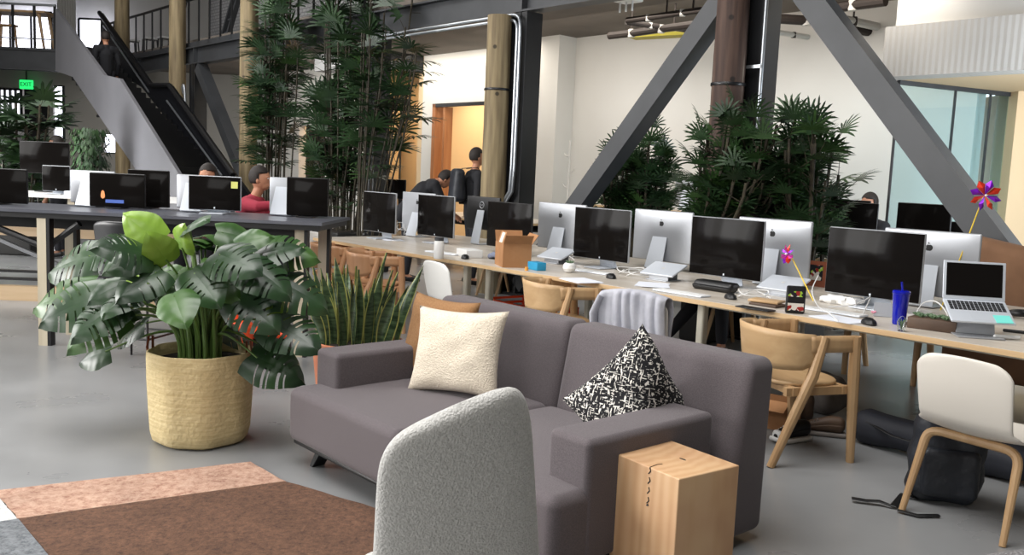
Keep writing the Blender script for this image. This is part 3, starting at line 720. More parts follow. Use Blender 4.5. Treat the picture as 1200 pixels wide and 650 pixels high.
# ================================================================== DESKS
ZD = .735
def bench_desk(ua, ub, va, vb, z, label, group, cat='desk', top='top', legm='leg_w', r=.033, name='bench_desk', edge='edge'):
    t_ = bench_thing(name, label, cat, (ua+ub)/2, (va+vb)/2, 0, group); L_, W_ = ub-ua-.004, vb-va
    mb_ = MB(); mb_.box((0, 0, z-.002), (L_, W_, .004)); mb_.box((0, 0, z-.019), (L_, W_, .030), mi=1)
    build('tabletop', mb_, [top, edge], t_, smooth=0)
    for sx in (-1, 1):
        for sy in (-1, 1):
            mb_ = MB(); mb_.rbox((sx*(L_/2-.16), sy*(W_/2-.34), (z-.034)/2), (r*2, r*2, z-.034), .02); build('leg', mb_, legm, t_)
    for sy in (-1, 1):
        mb_ = MB(); mb_.box((0, sy*(W_/2-.34), z-.065), (L_-.4, .035, .06)); build('rail', mb_, legm, t_, smooth=0)
    mb_ = MB(); mb_.box((0, 0, z-.14), (L_-.4, .3, .02)); mb_.box((0, .15, z-.10), (L_-.4, .012, .1)); build('cable_tray', mb_, 'steel_d', t_, smooth=0)
    return t_
bench_desk(-8.75, -6.30, 4.86, 6.85, ZD, 'long pale plywood bench desk farthest from the sofa, nearest the tall palms', 'bench desks beyond the sofa')
bench_desk(-6.30, -3.95, 4.86, 6.85, ZD, 'pale plywood bench desk that carries the cardboard box and blue card box', 'bench desks beyond the sofa')
bench_desk(-3.95, -1.35, 4.86, 6.85, ZD, 'pale plywood bench desk with the blue tumbler and open laptop', 'bench desks beyond the sofa')
bench_desk(-1.35, 1.2, 4.86, 6.85, ZD, 'pale plywood bench desk mostly cut off by the right edge', 'bench desks beyond the sofa')

# ================================================================== SCREENS
def apple(mb_, c, s, y, mi=0):
    pts = []
    for k in range(28):
        a = 2*pi*k/28; r_ = s*(1 + .10*cos(2*a) - .12*(1 if abs(a-pi/2) < .3 else 0) - .06*(1 if abs(a-3*pi/2) < .25 else 0))
        x = r_*cos(a)*.88; z = r_*sin(a)*.95
        if abs(a) < .55 or abs(a-2*pi) < .55: x -= s*.30*(1-min(abs(a), abs(a-2*pi))/.55)
        pts.append((c[0]+x, c[1]+z))
    mb_.prism(pts, y-.0012, y+.0012, 'y', mi)
    lf = [(c[0]+s*(.02+.32*t_)*1.0 + s*.16*sin(pi*t_)*sg, c[1]+s*(1.02+.42*t_)-s*.10*sin(pi*t_)*sg) for sg in (1,) for t_ in (0, .25, .5, .75, 1)]
    lf += [(c[0]+s*(.02+.32*t_) - s*.12*sin(pi*t_), c[1]+s*(1.02+.42*t_)+s*.12*sin(pi*t_)) for t_ in (.75, .5, .25)]
    mb_.prism(lf, y-.0012, y+.0012, 'y', mi)
def display(name, label, loc, rz, group, w_=.65, h_=.445, z0=.072, body='alu', logo=True, lit=None, ring=False, black=False, thin=.024):
    t_ = thing(name, label, 'computer screen', loc, rz, group)
    # local -y is the front
    def bulge(p): return (p.x, p.y + (.016*max(0, 1-(p.x/(w_/2))**2)*max(0, 1-(p.z/(h_/2))**2) if p.y > 0 else 0), p.z)
    mb_ = MB(); mb_.rbox((0, 0, z0+h_/2), (w_, thin, h_), .0119, 3, fn=bulge, sub=7); build('casing', mb_, 'black' if black else body, t_, smooth=50)
    mb_ = MB(); mb_.rbox((0, -thin/2-.0005, z0+h_/2), (w_-.012, .004, h_-.012), .0019, 1); g = build('screen', mb_, 'glassblack', t_)
    mb_ = MB()
    if not black:
        mb_.box((0, -thin/2-.003, z0+.022), (.012, .001, .014)); build('front_emblem', mb_, 'alu_b', g, smooth=0)
    # stand: foot plate under the panel and a leaning neck behind it
    neck = MB(); D_ = .19
    prof = [(-D_*.55, .004), (D_*.50, .004), (D_*.56, .012), (.035, z0+.21)]
    W2 = .19/2 if not black else .07
    vs = []; fs = []
    for (y_, z_) in prof:
        for dx in (-1, 1): vs.append((dx*W2*(1 if z_ < .05 else .82), y_, z_))
    for k in range(3): fs.append((2*k, 2*k+1, 2*k+3, 2*k+2))
    neck.add(vs, fs); build('stand', neck, 'black' if black and not ring else 'alu_b', t_, smooth=0, solid=.007, loc=(0, 0, .004))
    if logo:
        mb_ = MB(); apple(mb_, (0, z0+h_*.74), .026, thin/2+.0155*.75+.001); build('emblem', mb_, 'black', t_, smooth=0)
    if ring:
        mb_ = MB(); mb_.tube([(.035*cos(a), thin/2+.013, z0+h_*.75+.035*sin(a)) for a in [2*pi*k/20 for k in range(21)]], .004, 6); build('ring_emblem', mb_, 'alu', t_)
        mb_ = MB()
        for k in range(3): mb_.box((-.014+.014*k, thin/2+.014, z0+h_*.75), (.004, .002, .02), rot=(0, (.5, -.5, .5)[k], 0))
        build('emblem_lettering', mb_, 'alu', t_, smooth=0)
    return t_
GF = 'front row screens on the bench desks'; GB = 'screens seen from behind on the bench desks'
display('desktop_screen', 'large dark screen behind the blue tumbler and black mouse', P(-2.78, 5.62, ZD), RZ, GF, logo=False)
display('desktop_screen', 'large dark screen above the black tray and printed pouch, reflecting the brace', P(-3.95, 5.66, ZD), RZ, GF, logo=False)
display('desktop_screen', 'dark screen behind the small white succulent pot', P(-5.26, 5.70, ZD), RZ, GF, logo=False)
display('desktop_screen', 'fully black screen partly hidden by the cardboard box', P(-6.51, 5.74, ZD), RZ, GF, black=True, logo=False, z0=.06)
display('desktop_screen', 'silver-edged dark screen right below the bending person', P(-7.78, 5.80, ZD), RZ, GF, logo=False)
display('desktop_screen', 'dark screen at the far end of the desks, against the tall palm', P(-8.42, 5.50, ZD), RZ, GF, logo=False)
def ub(px, v=6.15, off=-.325): return ucol(px, v, 1.0)+off
display('desktop_screen', 'white-backed screen behind the open laptop, pinwheel above it', P(ub(1147), 6.15, ZD), RZ+pi, GB)
display('desktop_screen', 'silver screen back behind the small tilted pinwheel', P(ub(950), 6.15, ZD), RZ+pi, GB)
display('desktop_screen', 'silver screen back with a black emblem, directly behind the draped hoodie', P(ub(807), 6.2, ZD), RZ+pi, GB)
display('desktop_screen', 'silver screen back with a black fruit emblem just right of the cardboard box', P(ub(631, 6.1, .325), 6.1, ZD), RZ+pi, GB)
display('desktop_screen', 'silver screen back tucked left behind the silver-edged screen', P(ub(472, 6.15, .325), 6.15, ZD), RZ+pi, GB)
display('desktop_monitor', 'black monitor back with a round emblem, left of the cardboard box', P(ub(546, 6.25, .30), 6.25, ZD), RZ+pi, GB, w_=.56, h_=.36, z0=.16, black=True, logo=False, ring=True)
# second bench beyond the truss
bench_desk(-8.9, -5.9, 8.75, 10.1, .80, 'far bench desk below the standing person, behind the front desks', 'far bench desks', legm='steel_d')
bench_desk(-5.1, -2.4, 8.40, 9.2, .80, 'far bench desk in front of the glass partition', 'far bench desks', legm='steel_d')
bench_desk(-12.8, -9.8, 8.75, 10.1, .80, 'far bench desk behind the tall palms', 'far bench desks', legm='steel_d')
def dsp(px, v, z, label, w_=.55, h_=.34, z0=.2, rz=0, black=True, logo=False, name='desktop_monitor', grp='monitors on the far bench desks'):
    return display(name, label, P(ucol(px, v, z+z0+h_/2), v, z), RZ+rz, grp, w_, h_, z0, black=black, logo=logo)
dsp(465, 9.0, .80, 'black monitor seen above the screens right of the tall palm')
dsp(551, 9.0, .80, 'black monitor directly below the standing person with the backpack')
dsp(589, 8.9, .80, 'black monitor top showing right of the round-emblem monitor, at the pale log foot', z0=.14)
dsp(985, 8.75, .80, 'black monitor with a silver stand line, right of the bushy palm', w_=.60, z0=.26, rz=.15)
dsp(1010, 8.55, .80, 'black monitor overlapping its neighbour, left of the seated head', w_=.3, z0=.24, rz=.3)
dsp(1082, 8.9, .80, 'grey reflective monitor standing before the glass partition', w_=.60, h_=.36, z0=.24, rz=-.2)
dsp(1118, 9.0, .80, 'small dark monitor edge right of the grey reflective monitor', w_=.3, z0=.1)
# high desk by the wall
bench_desk(-9.8, -7.0, 9.9, 10.75, 1.12, 'standing-height desk against the white wall, behind the small palm', None, name='standing_desk', legm='steel_d')
display('desktop_screen', 'small silver screen back far off between the two leafy palms', P(ucol(808, 10.2, 1.4), 10.2, 1.12), RZ+pi, 'monitors on the far bench desks', .50, .34, .10)
# ================================================================== DARK STANDING TABLE AT THE LEFT
ZT = 1.075
TL = thing('standing_table', 'long dark-topped standing table with pale wooden legs at the left edge', 'table', (-3.55, 7.42, 0), R(-2.5))
mb = MB(); mb.box((0, 0, ZT-.012), (4.2, .95, .024)); mb.box((0, 0, ZT-.045), (4.16, .91, .04), mi=1); build('tabletop', mb, ['blacktop', 'black'], TL, smooth=0)
for x, y in ((-.10, -.42), (-.14, .05), (1.92, -.35), (1.92, .35), (-1.95, -.35), (-1.95, .35)):
    mb = MB(); mb.box((x-.018, y, (ZT-.065)/2), (.075, .06, ZT-.065)); mb.box((x+.032, y, (ZT-.065)/2), (.028, .064, ZT-.065), mi=1); build('leg', mb, ['wood_p', 'black'], TL, smooth=0)
mb = MB(); mb.tube([(-.75, -.38, ZT-.08), (-.12, -.38, ZT-.30), (.15, -.38, ZT-.10)], .028); build('brace', mb, 'black', TL)
mb = MB(); mb.tube([(-1.2, -.1, ZT-.08), (-.5, -.1, ZT-.35), (-.18, .0, ZT-.5)], .02); build('brace', mb, 'alu', TL)
mb = MB(); mb.box((0, .05, ZT-.12), (3.6, .3, .10)); build('cable_tray', mb, 'black', TL, smooth=0)
GL = 'screens on the dark standing table'
def left_screen(px0, px1, pytop, Y, label, black=False, rz=0, front=True, h_=.295, z=ZT):
    a, b = at(px0, 225, Y), at(px1, 225, Y); w_ = (b-a).length/cos(rz); zt = at((px0+px1)/2, pytop, Y).z
    return display('desktop_screen', label, ((a.x+b.x)/2, Y, z), rz+(0 if front else pi), GL, w_, zt-z-.012 if black else zt-z-.03, .012 if black else .03, black=black, logo=False)
s1 = left_screen(-40, 33, 197, 7.45, 'black screen cut by the left edge on the dark standing table', True)
s2 = left_screen(105, 171, 203, 7.60, 'dark screen showing a small blue and orange window', True)
mb = MB(); mb.box((-.02, -.0155, .06), (.155, .001, .028)); build('lit_window', mb, mat('blue_screen_glow', (60, 84, 150), .5, emit=(60, 84, 150), es=.5), s2, smooth=0)
mb = MB(); mb.lathe([(0.002, -.03), (.016, -.02), (.018, 0), (.012, .03), (.002, .04)], 12, c=(-.12, -.0155, .11), sy=.02); build('lit_figure', mb, mat('orange_screen_glow', (210, 130, 80), .5, emit=(210, 130, 80), es=.5), s2)
left_screen(80, 138, 200, 7.72, 'silver screen back left of the screen with the blue window', rz=-.2, front=False)
s3 = left_screen(221, 283, 206, 7.42, 'dark screen with a yellow sticky note on its corner', False)
mb = MB(); mb.box((.165, -.016, .245), (.055, .001, .055)); build('sticky_note', mb, 'yellow_n', s3, smooth=0)
left_screen(206, 255, 205, 7.60, 'silver screen back left of the sticky-note screen', rz=-.15, front=False)
left_screen(150, 199, 199, 7.84, 'black screen between the two silver screen backs, set farther away', True)
left_screen(336, 385, 208, 7.50, 'dark screen left of the tall palm trunks', True)
left_screen(315, 356, 208, 7.62, 'silver screen back beside the palm trunks', rz=-.2, front=False)
# second standing table behind
ZT2 = 1.08
T2 = thing('standing_table', 'second standing table with papers, behind the dark table', 'table', (-5.6, 10.0, 0), R(-2.5))
mb = MB(); mb.box((0, 0, ZT2-.015), (6.0, .95, .03)); build('tabletop', mb, 'white', T2, smooth=0)
for x in (-2.7, -.9, .9, 2.7):
    for y in (-.4, .4): mb = MB(); mb.box((x, y, (ZT2-.03)/2), (.07, .06, ZT2-.03)); build('leg', mb, 'wood_p', T2, smooth=0)
mb = MB(); mb.box((0, .1, ZT2-.35), (5.9, .03, .30)); build('front_panel', mb, 'pale_ply', T2, smooth=0)
GL2 = 'screens on the second standing table'
for a, b, top, Y, lb, bl in ((24, 82, 166, 10.3, 'black screen highest at the left, below the bright window', 1), (50, 83, 194, 9.8, 'black screen with white casing behind the left-edge screen', 0)):
    p0, p1 = at(a, 225, Y), at(b, 225, Y); zt = at((a+b)/2, top, Y).z
    display('desktop_screen', lb, ((p0.x+p1.x)/2, Y, ZT2), 0, GL2, (p1-p0).length, min(zt-ZT2-.03, .36), zt-ZT2-min(zt-ZT2-.03, .36), black=bool(bl), logo=False)
# low timber platform with rails beyond
pf = thing('low_shelf', 'long low pale timber shelf with two black rails behind the table legs', 'shelf', (-5.2, 9.15, 0), R(3))
mb = MB(); mb.box((0, 0, .075), (7.0, .10, .15)); build('plank', mb, 'pale_ply', pf, smooth=0)
for z_ in (.22, .30):
    mb = MB(); mb.box((0, 0, z_), (7.0, .05, .025)); build('rail', mb, 'black', pf, smooth=0)
for k in range(6): mb = MB(); mb.box((-3.4+k*1.36, .02, .22), (.04, .04, .2)); build('upright', mb, 'black', pf, smooth=0)

# ================================================================== CHAIRS
def shell_chair(label, loc, rz, shell='cream_shell', group='shell chairs along the bench desks', s=1):
    t_ = thing('shell_chair', label, 'chair', loc, rz, group)
    # local +y is the way it faces
    prof = bez((0, .23, .452), (0, .05, .425), (0, -.17, .40), (0, -.205, .50), 10) + bez((0, -.205, .50), (0, -.225, .58), (0, -.245, .68), (0, -.262, .795), 8)[1:]
    K = len(prof)-1
    def fn(i, j):
        f_ = i*K; a = int(min(f_, K-1)); p = prof[a].lerp(prof[a+1], f_-a); s_ = j*2-1
        z = p.z; W_ = .235 if i < .5 else .215 + .018*(i-.5)
        # rounded outline at the top and at the seat front
        if i > .86: q = (i-.86)/.14; W_ *= math.sqrt(max(0, 1-q**3.4*.55))
        if i < .10: q = 1-i/.10; W_ *= math.sqrt(max(0, 1-q**3*.35))
        x = s_*W_
        dip = .018*(1-s_*s_)
        if i < .5: z -= dip; 
        yy = p.y + (0 if i < .5 else -dip*1.3) + .0
        if i > .9: z -= .012*s_*s_
        return (x, yy, z)
    mb_ = MB(); mb_.grid(fn, 40, 16); sh = build('shell', mb_, shell, t_, smooth=70, solid=.013, sub=1)
    for sy in (-1, 1):
        y0 = -.12 if sy < 0 else .13; y1 = -.235 if sy < 0 else .235
        for sx in (-1, 1):
            pts = [(0, y0, .395), (sx*.14, y0, .395)] + bez((sx*.14, y0, .395), (sx*.20, y0, .392), (sx*.212, y0-.005*sy*-1, .37), (sx*.216, y0+(y1-y0)*.12, .33), 6)[1:] + [(sx*.236, y1, 0)]
            mb_ = MB(); mb_.tube(pts, [.021]*(len(pts)-1)+[.015], 10); build('leg', mb_, 'wood', t_)
    mb_ = MB(); mb_.rbox((0, 0, .407), (.2, .24, .018), .006); build('seat_mount', mb_, 'wood', t_)
    return t_
g1_, g2_ = ground(1067, 602), ground(1162, 636)
mid = (g1_+g2_)/2; dx = (g2_-g1_).normalized(); face = Vector((-dx.y, dx.x, 0)); rzc = math.atan2(face.y, face.x)-pi/2
shell_chair('cream shell chair nearest the camera, tucked toward the open laptop', mid+face*.235, rzc)
shell_chair('cream shell chair beside the white bottle, seen from its side', P(ucol(542, 4.55, .6), 4.55, 0), RZ-R(8), 'white_shell')
shell_chair('white shell chair farthest away, left end of the bench desks', P(ucol(364, 5.0, .6), 5.0, 0), RZ+R(55), 'white_shell')
shell_chair('white shell chair under the draped grey hoodie', P(ucol(762, 4.5, .6), 4.5, 0), RZ+R(16), 'white_shell')
def armchair_wood(label, loc, rz, group='wooden armchairs along the bench desks', mt='wood', bk='wood_x'):
    t_ = thing('wooden_armchair', label, 'chair', loc, rz, group)
    # seat
    out = []
    for k in range(40):
        a = 2*pi*k/40; out.append((.235*math.copysign(abs(cos(a))**.7, cos(a)), .215*math.copysign(abs(sin(a))**.75, sin(a))+.01))
    mb_ = MB(); n_ = len(out); vs = []; 
    for (sc, z) in ((.97, .425), (1, .432), (1, .442), (.97, .449), (.6, .441), (.001, .438)): vs += [(x*sc, y*sc, z) for x, y in out]
    fs = [tuple(range(n_))[::-1]] + [(i*n_+k, i*n_+(k+1) % n_, (i+1)*n_+(k+1) % n_, (i+1)*n_+k) for i in range(5) for k in range(n_)]
    mb_.add(vs, fs); build('seat', mb_, bk, t_, smooth=50)
    # plan curve of the arm and back band
    def plan(t): # t -1..1
        a = t*pi/2*1.0; 
        if abs(t) > .62: q = (abs(t)-.62)/.38; return (math.copysign(.278+.004*q, t), -.02+q*.235)
        q = t/.62; return (.278*sin(q*pi/2), -.02-.235*cos(q*pi/2)**.8)
    def back(i, j):
        t = (i*2-1)*.60; x, y = plan(t); q = abs(t)/.60
        zl = .515 + .02*q**2 + .03*max(0, q-.8)/.2; zh = .735 - .012*q**2
        z = zl+(zh-zl)*j; return (x*(1+.02*(j-.5)), y-(z-.62)*.14, z)
    mb_ = MB(); mb_.grid(back, 30, 6); build('backrest', mb_, bk, t_, smooth=60, solid=.014)
    for sx in (-1, 1):
        def arm(i, j):
            t = sx*(.56+.44*i); x, y = plan(t); z = .625+.09*j; return (x, y-(z-.62)*.14*(1-i), z)
        mb_ = MB(); mb_.grid(arm, 12, 3); build('armrest', mb_, mt, t_, smooth=60, solid=.02)
        mb_ = MB(); mb_.tube([(sx*.262, -.265, 0), (sx*.275, -.05, .50), (sx*.284, .0, .712)], [.022, .032, .026], 10); build('leg', mb_, mt, t_)
        mb_ = MB(); mb_.tube([(sx*.270, .245, 0), (sx*.276, .215, .5), (sx*.281, .205, .712)], [.022, .032, .028], 10); build('leg', mb_, mt, t_)
        mb_ = MB(); mb_.box((sx*.235, .02, .405), (.03, .42, .045)); build('side_rail', mb_, mt, t_, smooth=0)
    mb_ = MB(); mb_.box((0, .18, .408), (.52, .03, .045)); mb_.box((0, -.14, .408), (.52, .03, .045)); build('seat_rails', mb_, mt, t_, smooth=0)
    return t_
ga_, gb_ = ground(909, 547), ground(993, 541)
fd = (gb_-ga_).normalized(); rdir = Vector((fd.y, -fd.x, 0)); rzw = math.atan2(fd.y, fd.x)-pi/2
armchair_wood('oak armchair nearest the camera, pushed up to the desk left of the cream shell chair', (ga_+gb_)/2 - rdir*.265, rzw)
rz2 = rzw+R(-4)
p2 = P(ucol(655, 4.72, .6), 4.72, 0); armchair_wood('oak armchair just left of the draped hoodie', p2, rz2)
p3 = P(ucol(440, 4.62, .6), 4.62, 0); armchair_wood('orange-toned armchair right behind the snake plant', p3, rz2, mt='wood_c', bk='wood_c')
p4 = P(ucol(396, 4.75, .6), 4.75, 0); armchair_wood('orange-toned armchair at the far left end of the bench desks', p4, rz2+.25, mt='wood_c', bk='wood_c')
armchair_wood('oak armchair across the desk, only its legs showing right of the near armchair', P(ucol(1045, 7.15, .4), 7.15, 0), RZ+pi+.15)
shell_chair('grey-seated shell chair across the desk, showing beneath it below the cardboard box', P(ucol(590, 7.2, .4), 7.2, 0), RZ+pi-.2, 'steel')
# black metal chair behind the monstera
t = thing('metal_chair', 'grey padded chair on thin black legs behind the monstera', 'chair', (-2.74, 6.5, 0), R(-12))
def fn(i, j):
    x = (i*2-1)*.22; q = abs(i*2-1); return (x*(1-.10*(1-j)), -.20-.04*j+.06*q*q, .66+.40*j - .03*q**4*j)
mb = MB(); mb.grid(fn, 14, 8); build('backrest', mb, 'steel_d', t, solid=.03, smooth=60, sub=1)
mb = MB(); mb.rbox((0, .02, .66), (.42, .40, .04), .02); build('seat', mb, 'steel_d', t)
for sx in (-1, 1):
    for sy in (-1, 1):
        mb = MB(); mb.tube([(sx*.17, sy*.15+.02, .65), (sx*.22, sy*.22+.02, 0)], .009); build('leg', mb, 'black', t)
for sy in (-1, 1): mb = MB(); mb.tube([(-.20, sy*.19+.02, .22), (.20, sy*.19+.02, .22)], .008); build('foot_rail', mb, 'black', t)
for sx in (-1, 1): mb = MB(); mb.tube([(sx*.20, -.17, .22), (sx*.20, .21, .22)], .008); build('foot_rail', mb, 'black', t)
# brown suede seat behind the laptop
q = P(ucol(1178, 7.05, 1.0), 7.05, 0)
t = thing('lounge_seat', 'brown suede high-backed seat beyond the desk at the right edge', 'seat', q+Vector((.25, -.05, 0)), RZ+.06)
mb = MB(); mb.rbox((0, 0, .62), (1.25, .22, 1.0), .09, 4, fn=lambda p: (p.x, p.y+.04*(p.z), p.z-.10*(p.x/.6)*(p.z > 0)), sub=5); build('backrest', mb, 'brown_l', t, smooth=60)
mb = MB(); mb.rbox((0, .22, .30), (1.2, .30, .28), .08, 3); build('seat', mb, 'brown_l', t, smooth=60)
for sx in (-.5, .5):
    for yy in (0, .3): mb = MB(); mb.cyl((sx, yy, 0), (sx, yy, .2), .02); build('leg', mb, 'black', t)
# ================================================================== RUG
def g2(x, y): p = ground(x, y, 0); return (p.x, p.y)
RUG = thing('patchwork_rug', 'patchwork wool rug of rust brown, faded pink and grey pieces in the lower left', 'rug', (-1.2, 3.3, 0))
def rug_part(name, pts, mt, z, lb=None):
    q = [(x+1.2, y-3.3) for x, y in pts]; mb_ = MB(); n_ = []
    for i, a in enumerate(q):
        b = q[(i+1) % len(q)]
        for k in range(8): n_.append((a[0]+(b[0]-a[0])*k/8+random.uniform(-.004, .004), a[1]+(b[1]-a[1])*k/8+random.uniform(-.004, .004)))
    mb_.prism(n_, .001, z, 'z'); o = build(name, mb_, mt, RUG, smooth=0)
    if lb: o['label'] = lb
random.seed(4)
A1, A2, A3, A4 = Vector(g2(-8, 577)), Vector(g2(293, 543)), Vector(g2(334, 566)), Vector(g2(21, 610))
dx_ = (A3-A4).normalized()
rug_part('pink_band', [A1, A2, A3, A4], 'rug_p', .010, 'faded pink band with speckles')
B3 = Vector(g2(456, 602)); dn = (Vector(g2(62, 660))-A4).normalized()
C4 = A4+dn*1.5; C3 = B3+dn*1.1
rug_part('brown_field', [A4, A3, B3, C3, C4], 'rug_b', .011, 'rust brown field')
dl = Vector((-dx_.x, -dx_.y))
rug_part('pale_corner', [A1+dl*.9, A1, A4, A4+dl*.9], 'rug_w', .010, 'icy white corner')
rug_part('grey_field', [A4+dl*.9, A4, C4, C4+dl*.9], 'rug_g', .011, 'slate grey field')

# ================================================================== SOFA  (local x along UV, local y along NV, origin at front left floor corner)
SU0, SV0 = -4.16, 2.12
SL = 2.14; SA, SB = .11, SL-.09
sofa = thing('sofa', 'dark grey two-seat sofa with low arms and a high leaning back', 'sofa', P(SU0, SV0), RZ)
def sp(name, c, d, r, fn=None, n=4, sub=5, rot=None, mt='sofa', parent=None):
    mb_ = MB(); mb_.rbox(c, d, r, n, fn=fn, sub=sub, rot=rot); return build(name, mb_, mt, parent or sofa, smooth=60)
HW = SL/2
# base plinth
sp('base_frame', ((SA+SB)/2, .50, .108), (SB-SA-.03, .94, .022), .008, mt='black', n=1, sub=0)
for k in range(2):
    wq = (SB-SA)/2; cx = SA+wq/2 if k == 0 else SB-wq/2
    def fnc(p, wq=wq):
        return (p.x, p.y, p.z + .018*(1-(p.x/(wq/2))**2)*(1-(p.y/.5)**2)*(p.z > 0))
    sp('seat_cushion', (cx, .46, .255), (wq-.003, .92, .275), .045, fn=fnc, sub=7)
# back halves, leaning
for k in range(2):
    cx = (HW/2+.0 if k == 0 else SL-HW/2)+.0
    def fb(p):
        t_ = (p.z+.34)/.68; y = p.y
        y += (.15-p.y)/.30*(.13*max(0, t_)**1.1 - .02*(1-(p.x/(HW/2))**2))
        return (p.x, y, p.z)
    o = sp('back_cushion', (cx, 1.04, .41), (HW-.004, .30, .755), .05, fn=fb, sub=8)
# side ends reach down to the floor line behind
for k in (0, 1):
    x = -.03 if k == 0 else SL+.03
# arms
for k in range(2):
    x = SA+.104 if k == 0 else SB-.104
    sp('armrest', (x, .53, .345), (.215, .74, .46), .028, sub=3)
for x, y, dx in ((.32, .10, -.07), (SL-.3, .10, .07), (.3, 1.02, -.05), (SL-.3, 1.02, .05)):
    mb = MB(); mb.prism([(x-.022, .10), (x+.022, .10), (x+.010+dx, 0), (x-.014+dx, 0)], y-.035, y+.035, 'y'); build('leg', mb, 'black', sofa, smooth=0)

# ================================================================== CUSHIONS
def cushion(name, label, mt, loc, rot, w_=.48, h_=.48, th=.15, dent=0, seed=1, ear=.10, roll=0, bend=0):
    rnd = random.Random(seed); N_ = 26; mb_ = MB(); vs = []; fs = []
    def pt(i, j, sgn):
        x = i/N_*2-1; y = j/N_*2-1
        X = x*(1-ear*(1-y*y)*abs(x)**2); Y = y*(1-ear*(1-x*x)*abs(y)**2)
        t_ = (max(0, (1-x**4))*max(0, (1-y**4)))**.55*(1-.18*(x*x+y*y)/2)
        n_ = noise.noise(Vector((x*2.2+seed, y*2.2, sgn*1.3)))*.016*t_
        Z = sgn*(th/2*t_+n_) - dent*math.exp(-((x-.0)**2*3+(y-1)**2*5))*(sgn > 0)*t_
        return (X*w_/2, Z, Y*h_/2 - dent*math.exp(-(x*x)*6)*max(0, y)**2)
    for sgn in (1, -1): mb_.grid(lambda a, b: pt(a*N_, b*N_, sgn), N_, N_)
    if roll:
        mr = Matrix.Rotation(roll, 3, 'Y'); mb_.v = [tuple(mr @ Vector(p)) for p in mb_.v]
    if bend:
        o_ = []
        for x, y, z in mb_.v:
            q = max(0, x+.02); a_ = min(q/.12, 1)*bend
            o_.append((x-q+q*cos(a_)-y*sin(a_), y*cos(a_)+q*sin(a_), z))
        mb_.v = [(x, y, max(z, -.148)) for x, y, z in o_]
    o = build(name, mb_, mt, None, loc, rot, smooth=80)
    m_ = o.modifiers.new('weld', 'WELD'); m_.merge_threshold = .0008
    return tag(o, label, 'cushion', None)
# local x width, local y thickness, local z height; rz turns it about the vertical
zc = .41
def rest(u_, v_, z_): return P(SU0+u_, SV0+v_, z_)
cushion('throw_pillow', 'tan linen cushion tucked behind the cream one on the sofa', 'tan', rest(.41, .72, zc+.215), (R(-14), R(0), RZ+R(6)), .50, .45, .15, seed=3)
cushion('throw_pillow', 'cream nubby cushion leaning on the sofa back, in front of the tan one', 'cream', rest(.70, .62, zc+.205), (R(-18), R(-2), RZ+R(26)), .50, .44, .14, seed=7)
cushion('throw_pillow', 'black and white woven cushion standing on one corner at the right end of the sofa', 'tweed', rest(SL-.35, .71, zc+.15), (R(-12), 0, RZ+R(14)), .50, .50, .14, seed=12, roll=R(41), bend=R(68))

# ================================================================== WOOD BLOCK
q = [ground(718, 533, .50), ground(795, 558, .50), ground(872, 547, .50), ground(803, 521.5, .50)]
cb = (q[0]+q[1]+q[2]+q[3])/4
blk = thing('side_table', 'solid pale pine block side table with a crack, in front of the sofa arm', 'side table', (cb.x-.02, cb.y+.03, 0), R(-54))
mb = MB(); mb.rbox((0, 0, .25), (.36, .31, .50), .005, 2); build('block', mb, 'block', blk)
mb = MB()
pts = [(.04+.006*sin(k*2.1), -.1560, .50-.012*k) for k in range(12)]
for k in range(11):
    if k % 3 != 2: mb.tube([pts[k], pts[k+1]], .0022, 5)
mb.lathe([(.0005, -.004), (.006, 0), (.0005, .006)], 8, c=(.04, -.1560, .362))
build('crack', mb, 'black', blk)
mb = MB(); mb.tube([(.04, -.155, .5005), (.03, -.11, .5005), (.035, -.09, .5005)], .0015, 5); mb.lathe([(.013, .4992), (.010, .5006), (.001, .5008)], 10, c=(.03, .02, 0), sx=1.5, sy=.5)
build('knot', mb, 'black', blk)

# ================================================================== BOUCLE ARMCHAIR (seen from behind)
c0 = at(547, 560, 2.25); AX = thing('boucle_armchair', 'high-backed light grey nubby armchair seen from behind at the bottom edge', 'armchair', (c0.x, 2.25, 0), R(24))
def bk_fn(p):
    # p in a box .46 wide, .10 thick, .66 high, centre at z .64
    t_ = (p.z+.335)/.67
    wsc = 1.08 - .30*max(0, t_-.25)**1.5 
    x = p.x*wsc
    y = p.y*(1-.25*t_) - .10*t_ + .22*(p.x/.23)**2*.28
    z = p.z - .05*(p.x/.23)*max(0, t_-.5)*2*0
    return (x, y, z)
def bk(i, j):
    z = .24 + .735*i; zc_ = .74
    w_ = .215*(1-max(0, (z-zc_)/(.975-zc_))**4.0)**(1/3.8) if z < .9749 else .0
    w_ *= 1.10-.21*max(0, (z-.45)/.5)
    th = .062*(1-.35*i)*(1-max(0, (z-.90)/.075)**3)**.5
    a = 2*pi*j; cx_ = math.copysign(abs(cos(a))**.8, cos(a)); sy_ = math.copysign(abs(sin(a))**.8, sin(a))
    x = w_*cx_; y = th*sy_ - .16*(i-.3) + .55*x*x
    x -= .070*(z-.45)/.5
    return (x, y, z + .36*x*max(0, (z-.50)/.475))
mb = MB(); mb.grid(bk, 46, 40); build('backrest', mb, 'boucle', AX, smooth=80, sub=1)
mb = MB(); mb.rbox((0, .28, .28), (.34, .44, .13), .06, 4, sub=4); build('seat', mb, 'boucle', AX, smooth=80)
for sx in (-1, 1):
    for yy in (.10, .44): mb = MB(); mb.tube([(sx*.20, yy, .24), (sx*.26, yy+(.04 if yy > .3 else -.04), 0)], [.018, .012]); build('leg', mb, 'wood', AX)
